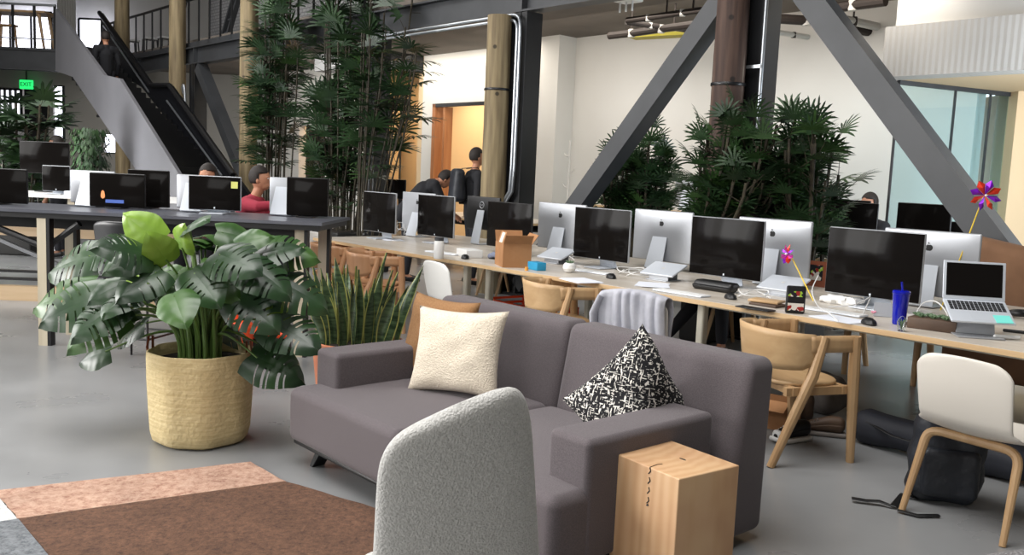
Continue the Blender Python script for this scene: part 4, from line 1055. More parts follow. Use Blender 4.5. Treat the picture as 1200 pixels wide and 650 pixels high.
# ribbed grey chair at the lower right corner
c0 = at(1215, 640, 2.15); RB = thing('ribbed_lounge_chair', 'grey ribbed chair, only its top corner showing at the lower right', 'armchair', (c0.x+.10, 2.15, 0), R(20))
hh = c0.z
mb = MB(); mb.rbox((0, 0, (hh+.28)/2), (.62, .18, hh-.28), .08, 5, sub=5); build('backrest', mb, 'rib', RB, smooth=80)
mb = MB(); mb.rbox((0, -.36, .36), (.62, .60, .16), .06, 4, sub=3); build('seat', mb, 'rib', RB, smooth=80)
for sx in (-.25, .25):
    for yy in (-.60, -.02): mb = MB(); mb.cyl((sx, yy, 0), (sx, yy, .29), .014); build('leg', mb, 'black', RB)
# ================================================================== PLANTS
def leaf_monstera(mb_, base, direction, normal_up, L, W, mi, rnd, droop=.25, fold=.18, splits=5):
    """split leaf: base point, direction of the midrib, width axis from up"""
    d = direction.normalized(); s_ = d.cross(normal_up).normalized(); n_ = s_.cross(d).normalized()
    NT = 44; pat = []
    for k in range(NT+1):
        t_ = k/NT
        w_ = W*(math.sin(pi*min(1, (t_*.86+.14))**.80))**.75*(1-.25*t_)
        if t_ > .9: w_ *= (1-(t_-.9)/.1*.7)
        pat.append(w_)
    gaps = set()
    for sp_ in range(splits):
        c_ = int(NT*(.20+.62*sp_/splits))+rnd.randint(0, 1); gaps |= {c_, c_+1} if sp_ % 2 else {c_}
    for side in (-1, 1):
        cols = 4; vs = []
        for k in range(NT+1):
            t_ = k/NT; w_ = pat[k]
            for c in range(cols+1):
                f_ = c/cols; x = w_*f_
                y = t_*L + (.10*L*f_*f_)*(1-t_*.3) - (.16*L*f_ if t_ < .12 else 0)*(1-t_/.12 if t_ < .12 else 0)
                wav = .014*L*sin(k*.6+side)*f_
                z = -droop*L*(t_**2)*.8 + fold*x - .55*fold*x*x/W*1.6 - .12*L*f_*f_ + wav*.4
                vs.append(base + d*y + s_*(side*x) + n_*z)
        fs = []
        for k in range(NT):
            for c in range(cols):
                if k in gaps and c >= 1: continue
                a = k*(cols+1)+c; fs.append((a, a+cols+1, a+cols+2, a+1))
        mb_.add(vs, fs, mi)
def potted_monstera():
    t_ = thing('potted_monstera', 'big split-leaf plant in a cream paper basket left of the sofa', 'plant', (-1.66, 4.76, 0))
    rnd = random.Random(21)
    def facet(p, a):
        k_ = 1/max(cos(((a+.35) % (pi/4))-pi/8), .96)*.98+.012*cos(5*a); return (p.x*k_, p.y*k_, p.z)
    prof = [(.01, .004), (.22, .004), (.243, .02), (.255, .07), (.262, .18), (.270, .34), (.272, .47), (.270, .495), (.262, .497), (.258, .48), (.255, .40), (.01, .395)]
    mb_ = MB(); mb_.lathe(prof, 48, fn=facet); build('basket', mb_, 'basket', t_, smooth=50)
    mb_ = MB(); mb_.lathe([(.252, .40), (.25, .435), (.12, .45), (.001, .455)], 32); build('soil', mb_, 'soil', t_)
    for a in (R(183), R(-8)):
        mb_ = MB(); c_, s_ = cos(a), sin(a); q_ = .278
        mb_.tube([(c_*q_, s_*q_, .40), (c_*(q_+.01), s_*(q_+.01), .50), (c_*(q_+.0), s_*(q_+.0), .56), (c_*(q_-.02), s_*(q_-.02), .56), (c_*(q_-.02), s_*(q_-.02), .44)], .014, 8, flat=.35); build('handle', mb_, 'leather', t_)
    lv = MB(); st = MB()
    # (px, py, depth offset, length, tilt/turn) — leaf tips spread round the crown
    spec = []
    C0 = Vector((0, 0, .42)); 
    defs = [ # azimuth deg (0 = right, 270 = toward camera), reach, height, leaf length, material
        (178, .62, 1.14, .34, 0), (190, .58, .98, .34, 1), (205, .50, .80, .34, 0), (222, .42, .70, .30, 1), (168, .42, 1.20, .30, 0),
        (150, .34, 1.12, .30, 2), (235, .30, 1.20, .28, 0), (262, .20, 1.16, .20, 2), (285, .12, 1.22, .17, 2), (300, .14, 1.34, .20, 0),
        (100, .18, 1.24, .26, 1), (60, .26, 1.22, .28, 1), (320, .34, 1.20, .30, 0), (340, .48, 1.16, .32, 0), (0, .58, 1.06, .34, 0), (352, .60, .84, .32, 0),
        (12, .50, 1.22, .30, 1), (330, .46, .98, .30, 0), (310, .40, .84, .30, 1), (290, .36, .96, .30, 0), (270, .34, .82, .28, 0), (250, .36, .98, .30, 1),
        (238, .30, .86, .28, 0), (30, .40, .98, .30, 0), (130, .40, .98, .30, 1), (80, .34, .90, .28, 0), (345, .52, .66, .30, 0), (275, .10, 1.10, .26, 1), (212, .30, 1.04, .28, 2),
        (200, .18, 1.26, .22, 2), (20, .22, 1.30, .22, 1), (298, .26, 1.10, .28, 0), (258, .28, 1.10, .26, 0), (330, .24, 1.08, .26, 1), (228, .44, .92, .28, 0), (316, .26, .70, .22, 0), (246, .26, .68, .22, 1)]
    for k in range(34):
        defs.append((rnd.uniform(0, 360), rnd.uniform(.08, .62), rnd.uniform(.62, 1.28), rnd.uniform(.18, .28), rnd.choice((0, 0, 0, 1, 1, 2 if k % 3 == 0 else 1))))
    defs = [(d[0], d[1], d[2]+(.16 if d[2] < .88 and 190 < d[0] < 345 else .0), d[3], d[4]) for d in defs if not (-.14 < cos(R(d[0]))*d[1] < .30 and d[2] < 1.0 and sin(R(d[0])) < .35)]
    defs = [d for k, d in enumerate(defs) if not (k >= 37 and 225 < d[0] < 330 and d[2] < 1.0) and not (k < 37 and 265 < d[0] < 300 and d[2] < .97)]
    for i, (az, rr, hz, L, mi) in enumerate(defs):
        a = R(az+rnd.uniform(-5, 5)); o = Vector((cos(a), sin(a), 0)); root = C0+o*rnd.uniform(.02, .12)+Vector((0, 0, 0))
        tip = o*rr*.87+Vector((-.09, 0, hz-.17)); mid_ = root.lerp(tip, .5)+Vector((0, 0, .16))-o*.06
        pts = bez(root, root+Vector((0, 0, .25)), mid_, tip, 10)
        st.tube(pts, [.010-.005*k/10 for k in range(11)], 6)
        lean = rnd.uniform(-.55, -.15) if hz < 1.18 else rnd.uniform(-.2, .5)
        if mi == 2 and rr < .3: lean = .9
        d = (o + Vector((rnd.uniform(-.25, .25), rnd.uniform(-.25, .25), lean))).normalized()
        upv = (Vector((0, 0, 1)) + Vector((rnd.uniform(-.3, .3), -.75+rnd.uniform(-.2, .2), 0))).normalized()
        if mi == 2 and rr < .3: upv = Vector((rnd.uniform(-.3, .3), -1, .2))
        leaf_monstera(lv, tip-d*.04*L/.3, d, upv, L*.98, L*.52, mi, rnd, splits=5 if L > .27 else (3 if L > .23 else 0))
    build('stems', st, 'stem', t_); build('leaves', lv, ['mon_a', 'mon_b', 'mon_c'], t_, smooth=80, fix=False)
potted_monstera()

def snake_plant():
    p = ground(428, 441, 0); t_ = thing('snake_plant', 'spiky snake plant in a terracotta-coloured planter behind the sofa arm', 'plant', P(-4.83, 3.02, 0), RZ)
    mb_ = MB(); mb_.lathe([(.01, .002), (.23, .002), (.25, .02), (.285, .36), (.29, .415), (.275, .42), (.268, .38), (.01, .375)], 40); build('planter', mb_, 'terra', t_)
    mb_ = MB(); mb_.lathe([(.267, .375), (.26, .395), (.001, .405)], 32); build('soil', mb_, 'soil', t_)
    rnd = random.Random(9); lv = MB()
    for i in range(40):
        a = rnd.uniform(0, 2*pi); r_ = .24*math.sqrt(rnd.random()); b = Vector((r_*cos(a), r_*sin(a), .395))
        H = rnd.uniform(.30, .60)*(1.1-.25*r_/.24); lean = Vector((cos(a), sin(a), 0))*(.05+.28*(r_/.24)**1.5+rnd.uniform(-.04, .05))
        tw = rnd.uniform(0, pi); W = rnd.uniform(.030, .042); K = 14
        def fn(i_, j_):
            c = b + Vector((0, 0, 1))*H*i_ + lean*H*i_**1.5
            w_ = W*(.62+.55*sin(pi*min(1, i_*1.05+.05))**.8)*(1-i_**5); s_ = (-1, -.84, -.42, 0, .42, .84, 1)[int(round(j_*6))]
            ang = tw+.9*i_; sd = Vector((cos(ang), sin(ang), 0)); nn = Vector((-sd.y, sd.x, 0))
            return c + sd*w_*s_ + nn*W*.35*s_*s_
        vs = [fn(k/K, j/6) for k in range(K+1) for j in range(7)]; f1 = []; f2 = []
        for k in range(K):
            for j in range(6):
                q_ = k*7+j; (f2 if j in (0, 5) else f1).append((q_, q_+7, q_+8, q_+1))
        lv.add(vs, f1, 0); n0 = len(lv.v)-len(vs)
        lv.f += [tuple(n0+x for x in f) for f in f2]; lv.m += [1]*len(f2)
    build('leaves', lv, ['snake', 'snake_e'], t_, smooth=80, fix=False)
snake_plant()

def rhapis(label, loc, canes, h0, h1, spread, fans, leaf=.30, seed=1, planter=(1.0, .5, .45), rz=RZ, minz=.5, group='leafy fan palms', lowbare=.35, fing=9, lean=0, wf=1.0, el0=.1, el1=.9):
    t_ = thing('fan_palm', label, 'plant', loc, rz, group); rnd = random.Random(seed)
    W_, D_, H_ = planter
    mb_ = MB(); mb_.rbox((0, 0, H_/2), (W_, D_, H_), .03, 2); build('planter', mb_, 'planter_d', t_)
    mb_ = MB(); mb_.box((0, 0, H_+.004), (W_-.08, D_-.08, .01)); build('soil', mb_, 'soil', t_, smooth=0)
    cn = MB(); lv = MB()
    for i in range(canes):
        b = Vector((rnd.uniform(-.42, .42)*W_, rnd.uniform(-.36, .36)*D_, H_))
        H = rnd.uniform(h0, h1)-H_; tp = b + Vector((b.x*spread+rnd.uniform(-.15, .15)+lean, b.y*spread*.7+rnd.uniform(-.15, .15), H))
        pts = bez(b, b+Vector((0, 0, H*.4)), tp-Vector((0, 0, H*.3)), tp, 8); cn.tube(pts, [.014]*9, 6)
        nf = max(3, int(fans*H/(h1-H_)+.5))
        for k in range(nf):
            f_ = lowbare + (1-lowbare)*(k+rnd.random()*.8)/nf; f_ = min(f_, 1); idx = f_*8; c = pts[int(min(idx, 7))].lerp(pts[int(min(idx, 7))+1], idx-int(min(idx, 7)))
            a = rnd.uniform(0, 2*pi); el = rnd.uniform(el0, el1) + (.5 if f_ > .93 else 0)
            o = Vector((cos(a)*cos(el), sin(a)*cos(el), sin(el))); pl_ = rnd.uniform(.12, .30)
            tip = c + o*pl_; cn.tube([c, tip], [.005, .003], 4, cap=False)
            side = Vector((-sin(a), cos(a), 0)); upn = side.cross(o)*-1; mi = 1 if rnd.random() < .13 else 0
            for g in range(fing):
                th = (g/(fing-1)-.5)*2.9; d = o*cos(th)+side*sin(th); d.z -= .05
                L = leaf*(1-.16*abs(th))*rnd.uniform(.85, 1.1); w_ = .021*leaf/.3*wf
                sd = d.cross(upn).normalized() if d.cross(upn).length > 1e-3 else side
                p1 = tip + d*L*.45 + Vector((0, 0, .008)); p2 = tip + d*L*.8 - Vector((0, 0, L*.06)); p3 = tip + d*L - Vector((0, 0, L*.14))
                v_ = [tip-sd*.003, tip+sd*.003, p1-sd*w_, p1+sd*w_, p2-sd*w_*.8, p2+sd*w_*.8, p3]
                lv.add(v_, [(0, 1, 3, 2), (2, 3, 5, 4), (4, 5, 6)], mi)
    build('canes', cn, 'cane', t_); build('leaves', lv, ['palm', 'palm2'], t_, smooth=0, fix=False)
    return t_
rhapis('tall dense fan palm left of centre, reaching past the girder, nearer the staircase', P(ucol(322, 7.0, 2), 6.98, 0), 20, 2.6, 5.4, .45, 12, .42, 3, (.9, .4, .5), lowbare=.28, wf=.62, fing=11, el0=0, el1=1.2)
rhapis('tallest fan palm at the far end of the bench desks, right of its twin', P(ucol(408, 7.55, 2), 7.45, 0), 32, 1.8, 5.4, 1.0, 13, .44, 5, (.8, .6, .5), lowbare=.15, wf=.62, fing=11, el0=0, el1=1.2)
rhapis('fan palm right of the tallest one, its crown leaning over the far screens', P(ucol(436, 7.2, 2), 7.15, 0), 14, 2.2, 4.6, 1.0, 9, .44, 23, (.5, .5, .5), lowbare=.35, lean=.35, wf=.62, fing=11, el0=0, el1=1.1)
rhapis('low bushy fan palm behind the long brace, left of the stained brown log', P(ucol(756, 8.3, 1.4), 8.2, 0), 48, 1.2, 1.95, .1, 9, .25, 8, (.72, .5, .45), lowbare=.3, wf=.62, el0=.5, el1=1.3, fing=11)
rhapis('wide bushy fan palm left of the stained brown log, spreading over its foot', P(ucol(830, 7.0, 1.4), 7.0, 0), 42, 1.3, 2.12, .8, 9, .24, 11, (.30, .26, .45), lowbare=.2, lean=.36, wf=.62, el0=.4, el1=1.3, fing=11)
rhapis('wide bushy fan palm right of the wide steel column', P(ucol(942, 7.4, 1.4), 7.42, 0), 42, 1.2, 2.05, 1.0, 9, .27, 14, (.40, .4, .45), lowbare=.2, lean=-.16, wf=.62, el0=.4, el1=1.3, fing=11)
rhapis('fan palm at the far left edge under the exit sign', (at(12, 200, 13.5).x, 13.5, 0), 22, 1.4, 2.3, .5, 7, .42, 17, (.9, .6, .5), rz=0, lowbare=.2)
# small weeping fig by the staircase
t = thing('weeping_fig', 'small dark weeping fig in front of the staircase cladding', 'plant', (at(106, 200, 15.5).x, 15.5, 0))
mb = MB(); mb.lathe([(.01, 0), (.18, 0), (.22, .4), (.20, .4), (.19, .36), (.01, .36)], 24); build('pot', mb, 'planter_d', t)
mb = MB(); rnd = random.Random(2)
for k in range(7): mb.tube(bez((0, 0, .36), (rnd.uniform(-.05, .05), 0, 1), (rnd.uniform(-.2, .2), rnd.uniform(-.1, .1), 1.5), (rnd.uniform(-.25, .25), rnd.uniform(-.2, .2), rnd.uniform(1.5, 1.95)), 6), .012, 5)
build('trunks', mb, 'cane', t)
mb = MB()
for k in range(900):
    a = rnd.uniform(0, 2*pi); r_ = .32*math.sqrt(rnd.random()); z = rnd.uniform(1.05, 2.0); c = Vector((r_*cos(a), r_*sin(a), z)); d = Vector((cos(a)*.4, sin(a)*.4, -1)).normalized(); s_ = Vector((-sin(a), cos(a), 0))*.022
    mb.add([c, c+d*.05+s_, c+d*.11, c+d*.05-s_], [(0, 1, 2, 3)], 0)
build('leaves', mb, 'palm', t, smooth=0, fix=False)
# ================================================================== THINGS ON THE DESKS
def dk(px, py): return ground(px, py, ZD+.0005)
t = thing('cardboard_box', 'open brown cardboard box with a pale label on its raised flap, on the desk', 'box', dk(586, 312)+NV*.14, RZ-R(28))
bw, bd, bh = .30, .24, .20
mb = MB(); mb.box((0, 0, .003), (bw, bd, .005)); mb.box((0, -bd/2, bh/2), (bw, .005, bh)); mb.box((0, bd/2, bh/2), (bw, .005, bh)); mb.box((-bw/2, 0, bh/2), (.005, bd, bh)); mb.box((bw/2, 0, bh/2), (.005, bd, bh))
build('carton', mb, 'card', t, smooth=0)
for k, (c, s, r_) in enumerate((((-bw/2-.022, 0, bh+.045), (.004, bd, .10), (0, -.42, 0)), ((bw/2+.03, 0, bh+.035), (.004, bd, .10), (0, .7, 0)), ((0, bd/2+.03, bh+.035), (bw, .004, .10), (-.6, 0, 0)))):
    mb = MB(); mb.box(c, s, rot=r_); f = build('flap', mb, 'card', t, smooth=0)
mb = MB(); mb.box((.03, -bd/2+.016, bh+.045), (.20, .004, .10), rot=(-.32, 0, 0)); build('flap', mb, 'card', t, smooth=0)
mb = MB(); mb.box((.04, -bd/2+.012, bh+.044), (.10, .002, .088), rot=(-.32, 0, 0)); build('paper_label', mb, 'card_l', t, smooth=0)
def boxy(name, label, cat, px, py, dims, mt, rz=0, r=.006, off=0):
    o_ = build(name, MB().rbox((0, 0, dims[2]/2), dims, min(r, min(dims)*.45), 2), mt, None, dk(px, py)+NV*off, (0, 0, RZ+rz)); return tag(o_, label, cat)
boxy('card_box', 'small bright blue card box beside the cardboard box', 'box', 629, 316, (.15, .09, .065), 'blue_box', -.2)
o = build('bottle_cap', MB().lathe([(.013, 0), (.015, .003), (.014, .03), (.001, .031)], 16), mat('amber_cap', (226, 158, 70), .5), None, dk(617, 317)); tag(o, 'little orange cap standing at the desk edge by the blue card box', 'cap')
t = thing('succulent_pot', 'round white pot with a tiny succulent behind the oak armchair', 'plant', dk(667, 319))
mb = MB(); mb.lathe([(.02, 0), (.040, .008), (.055, .035), (.052, .062), (.036, .078), (.030, .076), (.001, .066)], 28); build('pot', mb, 'white', t)
mb = MB()
for k in range(16):
    a = k*2.4; r_ = .006+.0016*k; mb.tube([(0, 0, .070), (r_*cos(a), r_*sin(a), .086), (r_*1.5*cos(a), r_*1.5*sin(a), .102-.0008*k)], [.004, .006, .001], 5)
build('rosette', mb, 'succ', t)
t = thing('water_bottle', 'white bottle with a grey lid standing on the desk edge above the white shell chair', 'bottle', dk(514, 303))
mb = MB(); mb.lathe([(.001, 0), (.042, .001), (.045, .01), (.045, .15), (.041, .16), (.001, .16)], 24); build('bottle', mb, 'white', t)
mb = MB(); mb.lathe([(.038, .16), (.040, .162), (.040, .19), (.001, .192)], 24); build('lid', mb, 'steel', t)
def mouse(px, py, label, rz=0):
    mb_ = MB(); mb_.lathe([(.001, 0), (.036, .001), (.038, .009), (.033, .025), (.018, .038), (.001, .041)], 20, sx=1, sy=1.75)
    o_ = build('computer_mouse', mb_, 'black', None, dk(px, py), (0, 0, RZ+rz)); tag(o_, label, 'mouse', 'computer mice on the bench desks')
mouse(1018, 380, 'black mouse in front of the large dark screen by the blue tumbler', .9)
mouse(856, 350, 'black mouse between the black tray and the pouch', 1.0)
mouse(716, 326, 'black mouse on the white papers below the succulent desk screen', 1.0)
mouse(545, 303, 'black mouse just right of the white bottle', .9)
mouse(428, 276, 'black mouse farthest away at the desk end', .9)
def keyboard(px, py, label, rz=0, mt='alu_b'):
    t_ = thing('keyboard', label, 'keyboard', dk(px, py), RZ+rz, 'keyboards on the bench desks')
    mb_ = MB(); mb_.rbox((0, 0, .006), (.42, .115, .010), .004, 2); build('tray', mb_, mt, t_)
    mb_ = MB()
    for i in range(14):
        for j in range(5): mb_.box((-.195+.03*i, -.04+.0205*j, .0125), (.025, .016, .003))
    o_ = build('keys', mb_, 'white', t_, smooth=0); o_['kind'] = 'stuff'
keyboard(798, 344, 'silver white keyboard under the screen that reflects the brace'); keyboard(692, 319, 'silver white keyboard behind the mouse on the papers', .05)
keyboard(520, 297, 'silver white keyboard in front of the silver-edged dark screen', .1); keyboard(975, 366, 'silver white keyboard left of the black mouse by the tumbler')
def paper(px, py, label, w_=.21, d_=.297, rz=0, n=1, mt='paper'):
    mb_ = MB(); random.seed(px)
    for k in range(n): mb_.box((random.uniform(-.01, .01)*k, random.uniform(-.01, .01)*k, .001+.0016*k), (w_, d_, .0012), rot=(0, 0, random.uniform(-.1, .1)*k))
    o_ = build('paper_sheets', mb_, mt, None, dk(px, py), (0, 0, RZ+rz), smooth=0); tag(o_, label, 'paper', 'papers on the bench desks')
paper(680, 329, 'white sheets of paper beside the mouse left of the hoodie', rz=1.3, n=3)
paper(765, 334, 'blue-tinted papers lying just behind the draped hoodie', rz=.5, n=4)
paper(905, 366, 'white sheet of paper lying behind the near oak armchair', rz=1.2, n=2) if False else None
paper(985, 374, 'printed sheet with blue marks left of the mouse by the tumbler', rz=1.4, n=2)
paper(460, 281, 'white paper sheets on the desk end right of the farthest mouse', rz=1.2, n=2)
boxy('paper_box', 'white paper box left of the cardboard box', 'box', 538, 301, (.26, .16, .07), 'white', -.3, off=.12)
mb = MB(); random.seed(3)
mb.rbox((0, 0, .028), (.30, .20, .05), .022, 3, sub=9, fn=lambda p: (p.x, p.y, p.z+.010*sin(p.x*46+p.y*20)+.006*sin(p.y*60)))
o = build('folded_shirt', mb, mat('blue_grey_cotton', (120, 126, 146), .9), None, dk(566, 305)+NV*.25+UV*.02, (0, 0, RZ)); tag(o, 'crumpled blue-grey shirt behind the cardboard box on the desk', 'clothing')
# black tray below the screen
mb = MB(); mb.rbox((0, 0, .035), (.34, .12, .07), .03, 3, fn=lambda p: (p.x, p.y+.02*(p.z > 0), p.z)); o = build('black_case', mb, 'black', None, dk(838, 341)+NV*.02-UV*.02, (0, 0, RZ)); tag(o, 'black case lying under the screen that reflects the brace', 'case')
# closed laptops on little stands
def closed_laptop(px, py, label, rz=0):
    t_ = thing('closed_laptop', label, 'laptop', dk(px, py), RZ+rz, 'closed laptops propped behind the screens')
    rt_ = (R(24), 0, 0)
    mb_ = MB(); mb_.rbox((0, 0, .085), (.31, .215, .016), .006, 2, rot=None); mb_.v = [tuple(Matrix.Rotation(R(22), 3, 'X') @ (Vector(p)-Vector((0, 0, .085))) + Vector((0, 0, .085))) for p in mb_.v]
    build('case', mb_, 'alu_b', t_)
    mb_ = MB(); apple(mb_, (0, 0), .016, 0); mb_.v = [tuple(Matrix.Rotation(R(22), 3, 'X') @ Vector((x, z, .0095)) + Vector((0, 0, .085))) for x, y, z in mb_.v]
    build('emblem', mb_, 'white', t_, smooth=0)
    mb_ = MB(); mb_.rbox((0, 0, .004), (.20, .19, .008), .003, 1); mb_.box((0, .06, .055), (.18, .006, .098)); mb_.box((0, -.06, .025), (.18, .006, .05)); build('stand', mb_, 'alu', t_)
closed_laptop(652, 308, 'closed silver laptop propped between the cardboard box and the succulent screen'); closed_laptop(777, 328, 'closed silver laptop propped left of the screen that reflects the brace', .05)
closed_laptop(917, 346, 'closed silver laptop propped behind the printed pouch')
# printed pouch
t = thing('printed_pouch', 'dark standing pouch printed with a colourful picture collage', 'pouch', dk(931, 367), RZ+R(40))
mb = MB(); mb.rbox((0, 0, .085), (.115, .035, .17), .012, 3, sub=5, fn=lambda p: (p.x, p.y*(1-.75*max(0, p.z)/.085), p.z)); build('pouch', mb, 'black', t)
mb = MB(); mb.box((0, 0, 0), (.095, .002, .12), rot=(-.075, 0, 0)); mb.v = [(x, y-.0155, z+.078) for x, y, z in mb.v]; build('print', mb, 'collage', t, smooth=0)
# notebooks
for k, (px, py, dz, lb, mt_) in enumerate(((900, 358, 0, 'brown notebook at the bottom of the small stack left of the pouch', 'choc'), (898, 357, .018, 'pale notebook topmost in the small stack left of the pouch', 'wood_x'))):
    o = build('notebook', MB().rbox((0, 0, .009), (.20, .14, .016), .003, 1), mt_, None, dk(px, py)+Vector((0, 0, dz)), (0, 0, RZ+.2*k)); tag(o, lb, 'notebook', 'notebooks by the pouch')
o = build('black_tablet', MB().rbox((0, 0, .004), (.24, .09, .008), .003, 1), 'black', None, dk(885, 362), (0, 0, RZ)); tag(o, 'thin black tablet lying left of the printed pouch', 'tablet')
# pinwheels
def pinwheel(base, head, r_, facing, label, cols):
    t_ = thing('pinwheel', label, 'pinwheel', base, 0, 'pinwheels'); h = head-base
    mb_ = MB(); mb_.tube([(0, 0, 0), tuple(h)], .0045, 8); build('stick', mb_, 'yel', t_)
    f_ = facing.normalized(); a_ = f_.cross(Vector((0, 0, 1))).normalized(); b_ = a_.cross(f_)
    for k in range(8):
        an = 2*pi*k/8; an2 = an+.62; d0 = a_*cos(an)+b_*sin(an); d1 = a_*cos(an2)+b_*sin(an2); d2 = a_*cos(an+.30)+b_*sin(an+.30)
        mb_ = MB(); c_ = h+f_*.012; mb_.add([c_, c_+d0*r_*.72+f_*.0, c_+d2*r_+f_*.015, c_+d1*r_*.70+f_*.025, c_+d2*r_*.5+f_*.03], [(0, 1, 4), (1, 2, 4), (2, 3, 4), (3, 0, 4)])
        build('vane', mb_, cols[k % len(cols)], t_, smooth=0, solid=.0008)
    mb_ = MB(); mb_.lathe([(.001, -.008), (.009, -.004), (.009, .004), (.001, .008)], 10, c=h+f_*.034); build('hub', mb_, 'white', t_)
bp = P(*uvof(at(1131, 287, 6.35)), ZD); bp = at(1131, 287, 5.9); hd_ = at(1153, 229, 5.9); dir_ = (hd_-bp)
foot = bp - dir_*((bp.z-ZD)/dir_.z)
pinwheel(foot, hd_, .105, Vector((-.1, -1, .05)), 'purple and red foil pinwheel standing high above the laptop', ['purple', 'red_f'])
hd2 = at(926, 298, 6.35); ft2 = at(948, 342, 6.15); ft2 = ft2 + (ft2-hd2)*((ft2.z-ZD)/(hd2.z-ft2.z))
pinwheel(ft2, hd2, .075, Vector((-.95, -.3, .1)), 'small purple and magenta pinwheel tilted before the silver screen back', ['purple', 'mag', 'red_f'])
# tumbler
t = thing('tumbler', 'tall blue plastic tumbler with a straw', 'tumbler', dk(1053, 380))
mb = MB(); mb.lathe([(.001, 0), (.034, .001), (.037, .01), (.046, .175), (.047, .18), (.001, .182)], 28); build('cup', mb, 'tumb', t)
mb = MB(); mb.lathe([(.047, .18), (.05, .183), (.05, .195), (.044, .200), (.001, .202)], 28); build('lid', mb, 'tumb', t)
mb = MB(); mb.tube([(.005, 0, .2), (-.004, 0, .25)], .006, 8); build('straw', mb, 'tumb', t)
t = thing('glass_jar', 'tiny glass jar with a green sprig in front of the blue tumbler', 'jar', dk(1056, 388))
mb = MB(); mb.lathe([(.001, 0), (.020, .001), (.027, .055), (.024, .055), (.018, .006), (.001, .005)], 20); build('jar', mb, 'glass', t)
mb = MB(); random.seed(5)
for k in range(9): a = k*.7; mb.tube([(0, 0, .01), (.008*cos(a), .008*sin(a), .05), (.024*cos(a), .024*sin(a), .068)], [.002, .003, .001], 5)
build('sprig', mb, 'succ', t)
mb = MB(); mb.tube([(-.026+.052*k/8, 0, .055+.03*sin(pi*k/8)) for k in range(9)], .0015, 5); build('wire_handle', mb, 'alu', t)
t = thing('succulent_box', 'dark wooden box of grey-green succulents left of the open laptop', 'plant', dk(1089, 387)+NV*.06, RZ+R(8))
mb = MB(); mb.rbox((0, 0, .032), (.26, .13, .064), .004, 1); build('box', mb, 'choc', t)
for k in range(7):
    mb = MB(); cx_, cy_ = -.10+.033*k, (-.02 if k % 2 else .025)
    for j in range(14):
        a = j*2.4; r_ = .004+.0015*j; mb.tube([(cx_, cy_, .062), (cx_+r_*cos(a), cy_+r_*sin(a), .078), (cx_+r_*1.4*cos(a), cy_+r_*1.4*sin(a), .090-.0008*j)], [.003, .006, .001], 5)
    build('succulent', mb, 'succ', t)
# open laptop on a stand
lp = dk(1137, 394)+NV*.06+Vector((0, 0, .0))
t = thing('open_laptop', 'open silver laptop with a black keyboard and a cyan sticky note', 'laptop', lp+Vector((0, 0, .0)), RZ+R(38))
tilt = Matrix.Rotation(R(25), 3, 'X')
def T3(mb_, mt3, off): mb_.v = [tuple(mt3 @ Vector(p)+Vector(off)) for p in mb_.v]; return mb_
bo = (0, -.02, .135)
build('base', T3(MB().rbox((0, 0, 0), (.325, .225, .014), .006, 2), tilt, bo), 'alu_b', t)
mb = MB()
for i in range(13):
    for j in range(5): mb.box((-.134+.0223*i, .008+.0185*j, .0078), (.018, .0145, .002))
ks = build('keys', T3(mb, tilt, bo), 'key', t, smooth=0); ks['kind'] = 'stuff'
build('trackpad', T3(MB().box((0, -.062, .0072), (.105, .065, .001)), tilt, bo), 'alu_b', t, smooth=0)
sc = Matrix.Rotation(R(-12), 3, 'X'); hz = tilt @ Vector((0, .113, .004)) + Vector(bo)
lid = build('lid', T3(MB().rbox((0, 0, .108), (.325, .008, .216), .0038, 2), sc, hz), 'alu_b', t)
build('screen', T3(MB().box((0, -.0046, .112), (.292, .001, .184)), sc, hz), 'glassblack', t, smooth=0)
build('sticky_note', T3(MB().box((.105, -.075, .0088), (.085, .075, .001), rot=(0, 0, .05)), tilt, bo), 'cyan', t, smooth=0)
mb = MB(); mb.rbox((0, -.01, .005), (.24, .22, .008), .003, 1); mb.box((0, .02, .065), (.20, .008, .118), rot=(-.35, 0, 0)); build('stand', mb, 'alu', t)
boxy('marker_tube', 'white marker lying right of the open laptop', 'marker', 1180, 397, (.14, .022, .022), 'white', .7, .01)
boxy('marker_pen', 'dark marker lying behind the white marker', 'marker', 1190, 390, (.13, .018, .018), 'black', .3, .008)
mb = MB(); mb.tube([(.07*cos(2*pi*k/16), .05*sin(2*pi*k/16), .03) for k in range(17)], .018, 8); o = build('headphones', mb, 'black', None, dk(1196, 372), (0, 0, .4)); tag(o, 'black headphones right of the open laptop', 'headphones')
o = build('grey_card', MB().box((0, 0, .045), (.13, .004, .085)), 'alu', None, dk(1033, 372)+NV*.04, (R(-12), 0, RZ+.5), smooth=0); tag(o, 'grey card leaning between the mouse and the blue tumbler', 'card')
mb = MB(); 
for k in range(9): a = k*2.4; mb.lathe([(.001, -.008), (.009, 0), (.001, .008)], 8, c=(.012*cos(a), .012*sin(a), .02+.004*(k % 3)))
o = build('pink_flower', mb, 'pink', None, dk(1024, 370)); tag(o, 'small pink paper flower behind the black mouse', 'flower')
mb = MB(); mb.rbox((0, 0, .03), (.26, .12, .055), .025, 3, sub=9, fn=lambda p: tuple(p*(1+.45*noise.noise(p*16+Vector((3, 0, 0)))+.2*noise.noise(p*45))))
o = build('crumpled_bag', mb, 'white', None, dk(975, 357)+NV*.10, (0, 0, RZ)); tag(o, 'crumpled white plastic bag left of the large screen by the tumbler', 'bag')
t = thing('picture_card', 'small framed picture card behind the silver screen back', 'picture', P(ucol(962, 6.5, .95), 6.45, ZD), RZ)
build('card', MB().box((0, 0, .10), (.16, .008, .20)), 'leather', t, smooth=0); build('photo', MB().box((0, -.005, .11), (.11, .002, .12)), 'collage', t, smooth=0); build('easel_foot', MB().box((0, .04, .05), (.02, .08, .1)), 'black', t, smooth=0)
